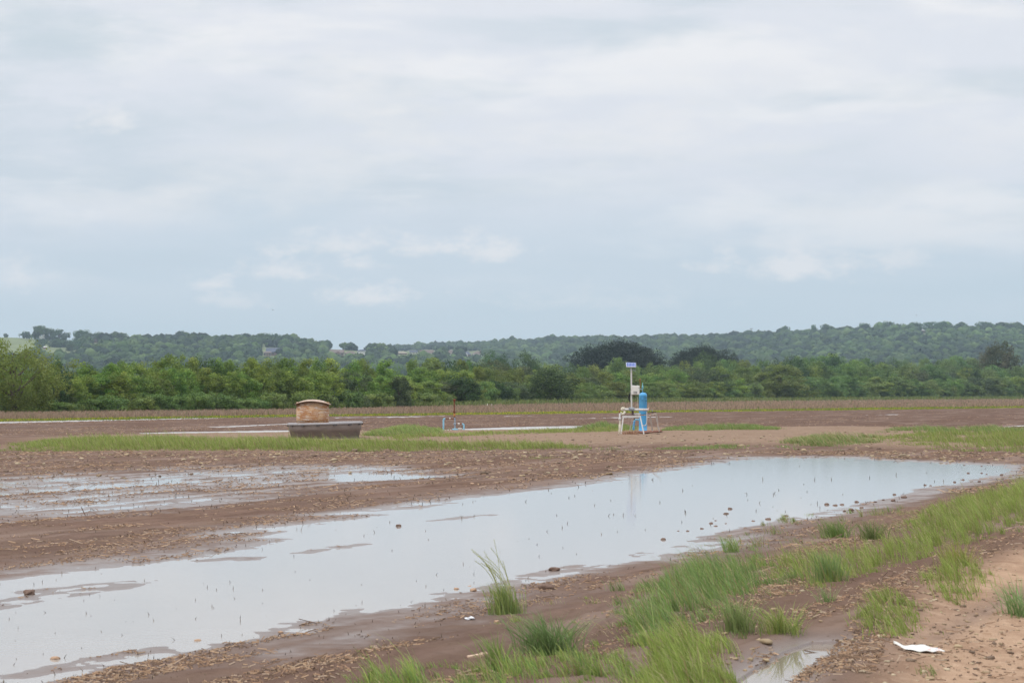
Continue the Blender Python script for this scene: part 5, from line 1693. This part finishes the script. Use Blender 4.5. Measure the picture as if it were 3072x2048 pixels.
m.lathe(q(1945.5, 1228, .1), [(3.6 * k1, -1.2 * k1), (5.8 * k1, -1.2 * k1), (5.8 * k1, 1.4 * k1), (3.4 * k1, 1.4 * k1)], 18, axis=(1, 0, 0)); m.build('end_flange', paint('pinkish_flange', (.62, .46, .40), (.52, .36, .30), amt=.5, scale=20), mr)
m = MB(); z0 = q(1860, 1306, -.1)
m.lathe(Vector((z0[0], -.1, z0[2] - .1)), [(4.9 * k1, 0), (4.7 * k1, 10 * k1), (5.0 * k1, 20 * k1), (4.4 * k1, 29 * k1), (4.6 * k1, 36 * k1), (3.6 * k1, 39 * k1), (3.1 * k1, 41 * k1), (3.0 * k1, 50 * k1)], 20)
m.build('riser_lagging', M_CREAM, mr)
m = MB(); m.tube([q(1859.3, 1262, -.1), q(1859.3, 1239, -.05)], 2.7 * k1, 14); m.lathe(q(1859.3, 1255.5, -.1), [(3 * k1, -4 * k1), (4.4 * k1, -3 * k1), (4.4 * k1, 2 * k1), (3 * k1, 3 * k1)], 16); m.build('riser_pipe', M_WP, mr)
m = MB(); m.tube([q(1858, 1239, -.05), q(1857.8, 1232, -.05)], [1.9 * k1, 1.5 * k1], 10); m.build('riser_plug', M_RUST, mr)
m = MB(); m.lathe(q(1857.8, 1232, -.05), [(1.5 * k1, 0), (1.7 * k1, 1 * k1), (0, 2 * k1)], 10); m.build('plug_cap', M_RUSTO, mr)

# U-shaped tube and hand valve beside the vessel
m = MB()
up = [q(1940.5, 1235, -.02), q(1940.5, 1262, -.02)] + arc(q(1940.3, 1264, -.02), q(1940, 1276, -.02), q(1933, 1276, -.02), 7) + arc(q(1931, 1276, -.02), q(1925.5, 1276, -.02), q(1925.3, 1268, -.02), 7)
m.tube(up, 1.35 * k1, 10); m.build('drain_loop', M_WP, mr)
hv = thing('hand_valve', 'small valve with a pale lever handle on top of the pipe stand', 'valve', FO)
m = MB(); m.tube([q(1938, 1237.2, .2), q(1966, 1236.5, .3)], 1.0 * k1, 8); m.tube([q(1964, 1235.5, .3), q(1970, 1236, .3)], 1.6 * k1, 8); m.lathe(q(1958, 1236.5, .25), [(0, -2.4 * k1), (2.2 * k1, -1.6 * k1), (2.6 * k1, 0), (2 * k1, 2 * k1), (0, 2.6 * k1)], 12); m.build('valve_body', M_BROWN, hv)
m = MB(); m.tube([q(1954.5, 1226, .22), q(1959.5, 1233.5, .22)], .95 * k1, 8); m.build('lever', M_METER, hv)
m = MB(); c = q(1959, 1236.8, .25); m.tube([c + Vector((math.cos(k * .5236) * 3.2 * k1, math.sin(k * .5236) * 3.2 * k1, 1.6 * k1)) for k in range(13)], .4 * k1, 6, cap=False); m.build('handwheel', M_BLACK, hv)

# blue wellhead pipe in front of the vessel
org = at1(1900, 1291.5)
BD = org[1]; k1 = BD / FPX
q = lambda px, py, dy=0.0: PX(px, py, BD, org, dy)
bp = thing('blue_valve_pipe', 'short flanged sky-blue valve pipe rising under the pipe stand', 'pipe', org)
m = MB(); m.tube([q(1900.5, 1296), q(1901.5, 1275), q(1903.5, 1262)] + arc(q(1904, 1260), q(1904.3, 1258), q(1908, 1258.5)) + [q(1917, 1259)], 2.5 * k1, 14); m.build('stem_pipe', M_BLUEP, bp)
for a, b, w in ((1900.3, 1286, 4.3), (1900.6, 1281, 3.6), (1901.2, 1274, 3.9), (1902, 1269.5, 3.5), (1903, 1264, 4.0)):
    m = MB(); m.lathe(q(a, b), [(2 * k1, -1.3 * k1), (w * k1, -1.1 * k1), (w * k1, 1.1 * k1), (2 * k1, 1.3 * k1)], 16); m.build('flange', M_BLUE, bp)
m = MB(); m.tube([q(1903, 1259), q(1904, 1253.5)], [2.6 * k1, 1.2 * k1], 10); m.build('valve_cap', M_BLACK, bp)

# solar pole
k1 = FD / FPX
q = lambda px, py, dy=0.0: PX(px, py, FD, FO, dy)
SO = (FO[0] + q(1894.4, 1222)[0], FO[1] + .1, FO[2] + q(1894.4, 1222)[2])
sp = thing('solar_pole', 'white pole with a small solar panel on top and a control box, above the meter', 'solar pole', SO)
q = lambda px, py, dy=0.0: PX(px, py, SO[1], SO, dy)
k1 = SO[1] / FPX
m = MB(); m.tube([q(1894.8, 1224), q(1893.8, 1104)], 2.35 * k1, 16); m.build('pole', M_WP, sp)
Mx = __import__('mathutils').Matrix.Rotation(R(-42), 3, 'X') @ __import__('mathutils').Matrix.Rotation(R(3), 3, 'Z')
pc = q(1893, 1094.5, -.05)
PW, PHh = 29.5 * k1, 14.5 * k1 / math.sin(R(52))
m = MB(); m.box(pc, (PW, .035, PHh), Mx); pn = m.build('solar_panel', plain('panel_frame', (.70, .71, .73), .4, .08, 10), sp, bevel=.004)
tcell = NT('solar_cells')
br = tcell.N.new('ShaderNodeTexBrick'); br.offset = 0; br.inputs['Scale'].default_value = 1.0; br.inputs['Brick Width'].default_value = .075; br.inputs['Row Height'].default_value = .13; br.inputs['Mortar Size'].default_value = .006
br.inputs['Color1'].default_value = (.045, .085, .33, 1); br.inputs['Color2'].default_value = (.07, .12, .40, 1); br.inputs['Mortar'].default_value = (.55, .58, .65, 1)
mp = tcell.N.new('ShaderNodeMapping'); mp.inputs['Rotation'].default_value[0] = R(90); tcell.L.new(tcell.co, mp.inputs[0]); tcell.L.new(mp.outputs[0], br.inputs['Vector'])
tcell.fin(br.outputs[0], .25)
m = MB(); m.box(pc + Mx @ Vector((0, -.020, .0)), (PW * .95, .006, PHh * .93), Mx); m.build('solar_cells', tcell.m, pn)
m = MB(); m.tube([q(1893.9, 1106), q(1893.5, 1097)], 1.3 * k1, 8); m.box(q(1894, 1107), (4.4 * k1, .10, 1.5 * k1)); m.build('panel_bracket', M_METER, sp)
m = MB(); m.tube([q(1887, 1110.5, -.03), q(1906, 1110.5, -.03)], .65 * k1, 6); m.tube([q(1905.5, 1107, -.03), q(1905.5, 1115, -.03)], .6 * k1, 6); m.tube([q(1900, 1107.5, -.03), q(1902, 1113, -.03)], .6 * k1, 6); m.build('antenna_arm', M_METER, sp)
m = MB(); m.box(q(1906, 1170, -.10), (24.5 * k1, .17, 27.5 * k1)); cb = m.build('control_box', M_BOX, sp, bevel=.012)
m = MB(); m.box(q(1905.5, 1170.2, -.195), (21.5 * k1, .022, 25 * k1)); dr = m.build('box_door', M_BOX, cb, bevel=.008)
for a, b in ((1901.3, 1175), (1905.2, 1175), (1909, 1175.6), (1901.3, 1179.6), (1905.2, 1179.6), (1909, 1179.2)):
    m = MB(); m.lathe(q(a, b, -.206), [(1.35 * k1, 0), (1.35 * k1, .012), (0, .014)], 12, axis=(0, -1, 0)); m.build('dial', M_BLACK, dr)
m = MB(); m.box(q(1915.4, 1163.4, -.21), (1.3 * k1, .03, 2.2 * k1)); m.build('latch', M_METER, dr)
m = MB(); m.box(q(1900, 1155.8, -.08), (6 * k1, .08, 1.6 * k1)); m.box(q(1912, 1155.8, -.08), (4 * k1, .08, 1.5 * k1)); m.build('mounting_lug', M_METER, cb)
for a, b in ((1899, 1188), (1903, 1190), (1908, 1187)):
    m = MB(); m.tube([q(a, 1183.5, -.1), q(a, b, -.1)], 1.1 * k1, 8); m.build('cable_gland', M_BROWN, cb)
m = MB(); m.tube([q(1891.5, 1178, .08), q(1887.5, 1184, .08), q(1886, 1192, .08), q(1887.5, 1200, .08), q(1891, 1204, .08)], 1.5 * k1, 8)
m.tube([q(1892, 1180, .12), q(1889.5, 1187, .12), q(1888.5, 1194, .12), q(1890, 1201, .12), q(1892.5, 1203, .12)], 1.3 * k1, 8); m.build('cable_coil', M_BLACK, sp)
m = MB(); m.tube([q(1903, 1190, -.1), q(1905, 1205, -.05), q(1902, 1218, -.05), q(1898, 1223, -.05)], .5 * k1, 6); m.build('hanging_cable', M_BROWN, sp)
m = MB(); m.tube([q(1911.3, 1187, -.1), q(1911.8, 1210, -.05), q(1911.4, 1225, -.02)], .45 * k1, 6); m.build('impulse_line', M_CREAM, sp)

# rusted steel sheet, dead grass bunch
m = MB()
a_, b_, c_, d_ = at1(1902, 1296), at1(1982, 1292), at1(1988, 1295.5), at1(1930, 1301)
v = [a_, d_, c_, b_]
m.add([(p[0], p[1], p[2] + .03) for p in v] + [(p[0], p[1], p[2] + .055) for p in v], [(0, 1, 2, 3)[::-1], (4, 5, 6, 7), (0, 1, 5, 4), (1, 2, 6, 5), (2, 3, 7, 6), (3, 0, 4, 7)])
tag(m.build('steel_plate', M_RUST), 'flat rust-red steel plate lying under the pipe stand', 'steel plate')
clump('brown dead grass bunch lying at the foot of the blue valve pipe', 1893, 1302, .26, 380, .5, np.array([(.24, .155, .085), (.17, .10, .055), (.32, .22, .13)]), (.5, 1.4), .016, name='dead_grass_bunch')

# ------------------------------------------------------------------ birds
M_BIRD = plain('dark_feathers', (.05, .05, .055), .8, .2, 20)
M_EGRET = plain('white_feathers', (.78, .78, .75), .7, .05, 20)


def flying_bird(px, py, d, span, label, roll):
    x, z = XZ(px, py, d)
    t = thing('bird', label, 'bird', (x, d, z), math.pi / 2 + .5)
    m = MB()
    b = span * .16
    m.lathe((0, 0, 0), [(0, -b * 1.3), (b * .3, -b), (b * .42, 0), (b * .3, b * .8), (b * .22, b), (b * .26, b * 1.2), (0, b * 1.55)], 10, axis=(1, .2, 0))
    for sgn in (-1, 1):
        w = span / 2
        pts = [(b * .5, sgn * b * .3, 0), (-b * .5, sgn * b * .3, 0), (-b * .7, sgn * w * .55, w * .20), (b * .5, sgn * w * .5, w * .22), (-b * .9, sgn * w, w * .08), (-b * .5, sgn * w * .98, w * .09)]
        V = pts + [(p[0], p[1], p[2] - .01) for p in pts]
        m.add(V, [(0, 1, 2, 3), (3, 2, 4, 5), (9, 8, 7, 6), (11, 10, 8, 9), (0, 3, 9, 6), (3, 5, 11, 9), (1, 7, 8, 2), (2, 8, 10, 4)])
    o = m.build('body', M_BIRD, t); o.rotation_euler = (roll, 0, 0)


flying_bird(818, 929.5, 420, .75, 'grey bird gliding in the open sky above the pasture hill', .25)
flying_bird(2749, 945.5, 420, .45, 'tiny dark bird in the sky over the pale-roofed ridge house', .4)


def egret(px, py, label):
    d = 300.0
    x, z = XZ(px, py, d)
    t = thing('white_bird', label, 'bird', (x, d, 0), 0)
    m = MB(); zb = z
    m.lathe((0, 0, zb - .05), [(0, -.22), (.09, -.14), (.12, 0), (.10, .12), (.05, .22), (0, .26)], 10, axis=(1, 0, .4))
    m.tube([(.17, 0, zb + .02), (.24, 0, zb + .12), (.20, 0, zb + .22), (.25, 0, zb + .28)], [.05, .035, .03, .04], 8); m.build('body', M_EGRET, t)
    m = MB(); m.tube([(.27, 0, zb + .28), (.38, 0, zb + .26)], [.018, .004], 6); m.build('beak', M_RUSTO, t)
    for s_ in (-.04, .04):
        m = MB(); m.tube([(0, s_, zb - .14), (0, s_, -.02)], .012, 6); m.build('leg', M_BLACK, t)


egret(1458, 1216, 'first of two white specks of bird at the wood edge, nearer the vent stack')
egret(1471, 1216.3, 'second white speck of bird at the wood edge, farther from the vent stack')

# ------------------------------------------------------------------ haze
def haze():
    m = MB(); m.box((0, 2050, 180 - 1.2), (5600, 5400, 362))
    mat = bpy.data.materials.new('haze'); mat.use_nodes = True
    N, L = mat.node_tree.nodes, mat.node_tree.links
    for n in list(N):
        if n.type != 'OUTPUT_MATERIAL': N.remove(n)
    v = N.new('ShaderNodeVolumePrincipled')
    v.inputs['Color'].default_value = (.66, .84, 1.0, 1)
    v.inputs['Density'].default_value = HAZE_DENSITY
    v.inputs['Anisotropy'].default_value = .1
    L.new(v.outputs[0], N['Material Output'].inputs['Volume'])
    o = m.build('haze', mat, kind='stuff')


haze()
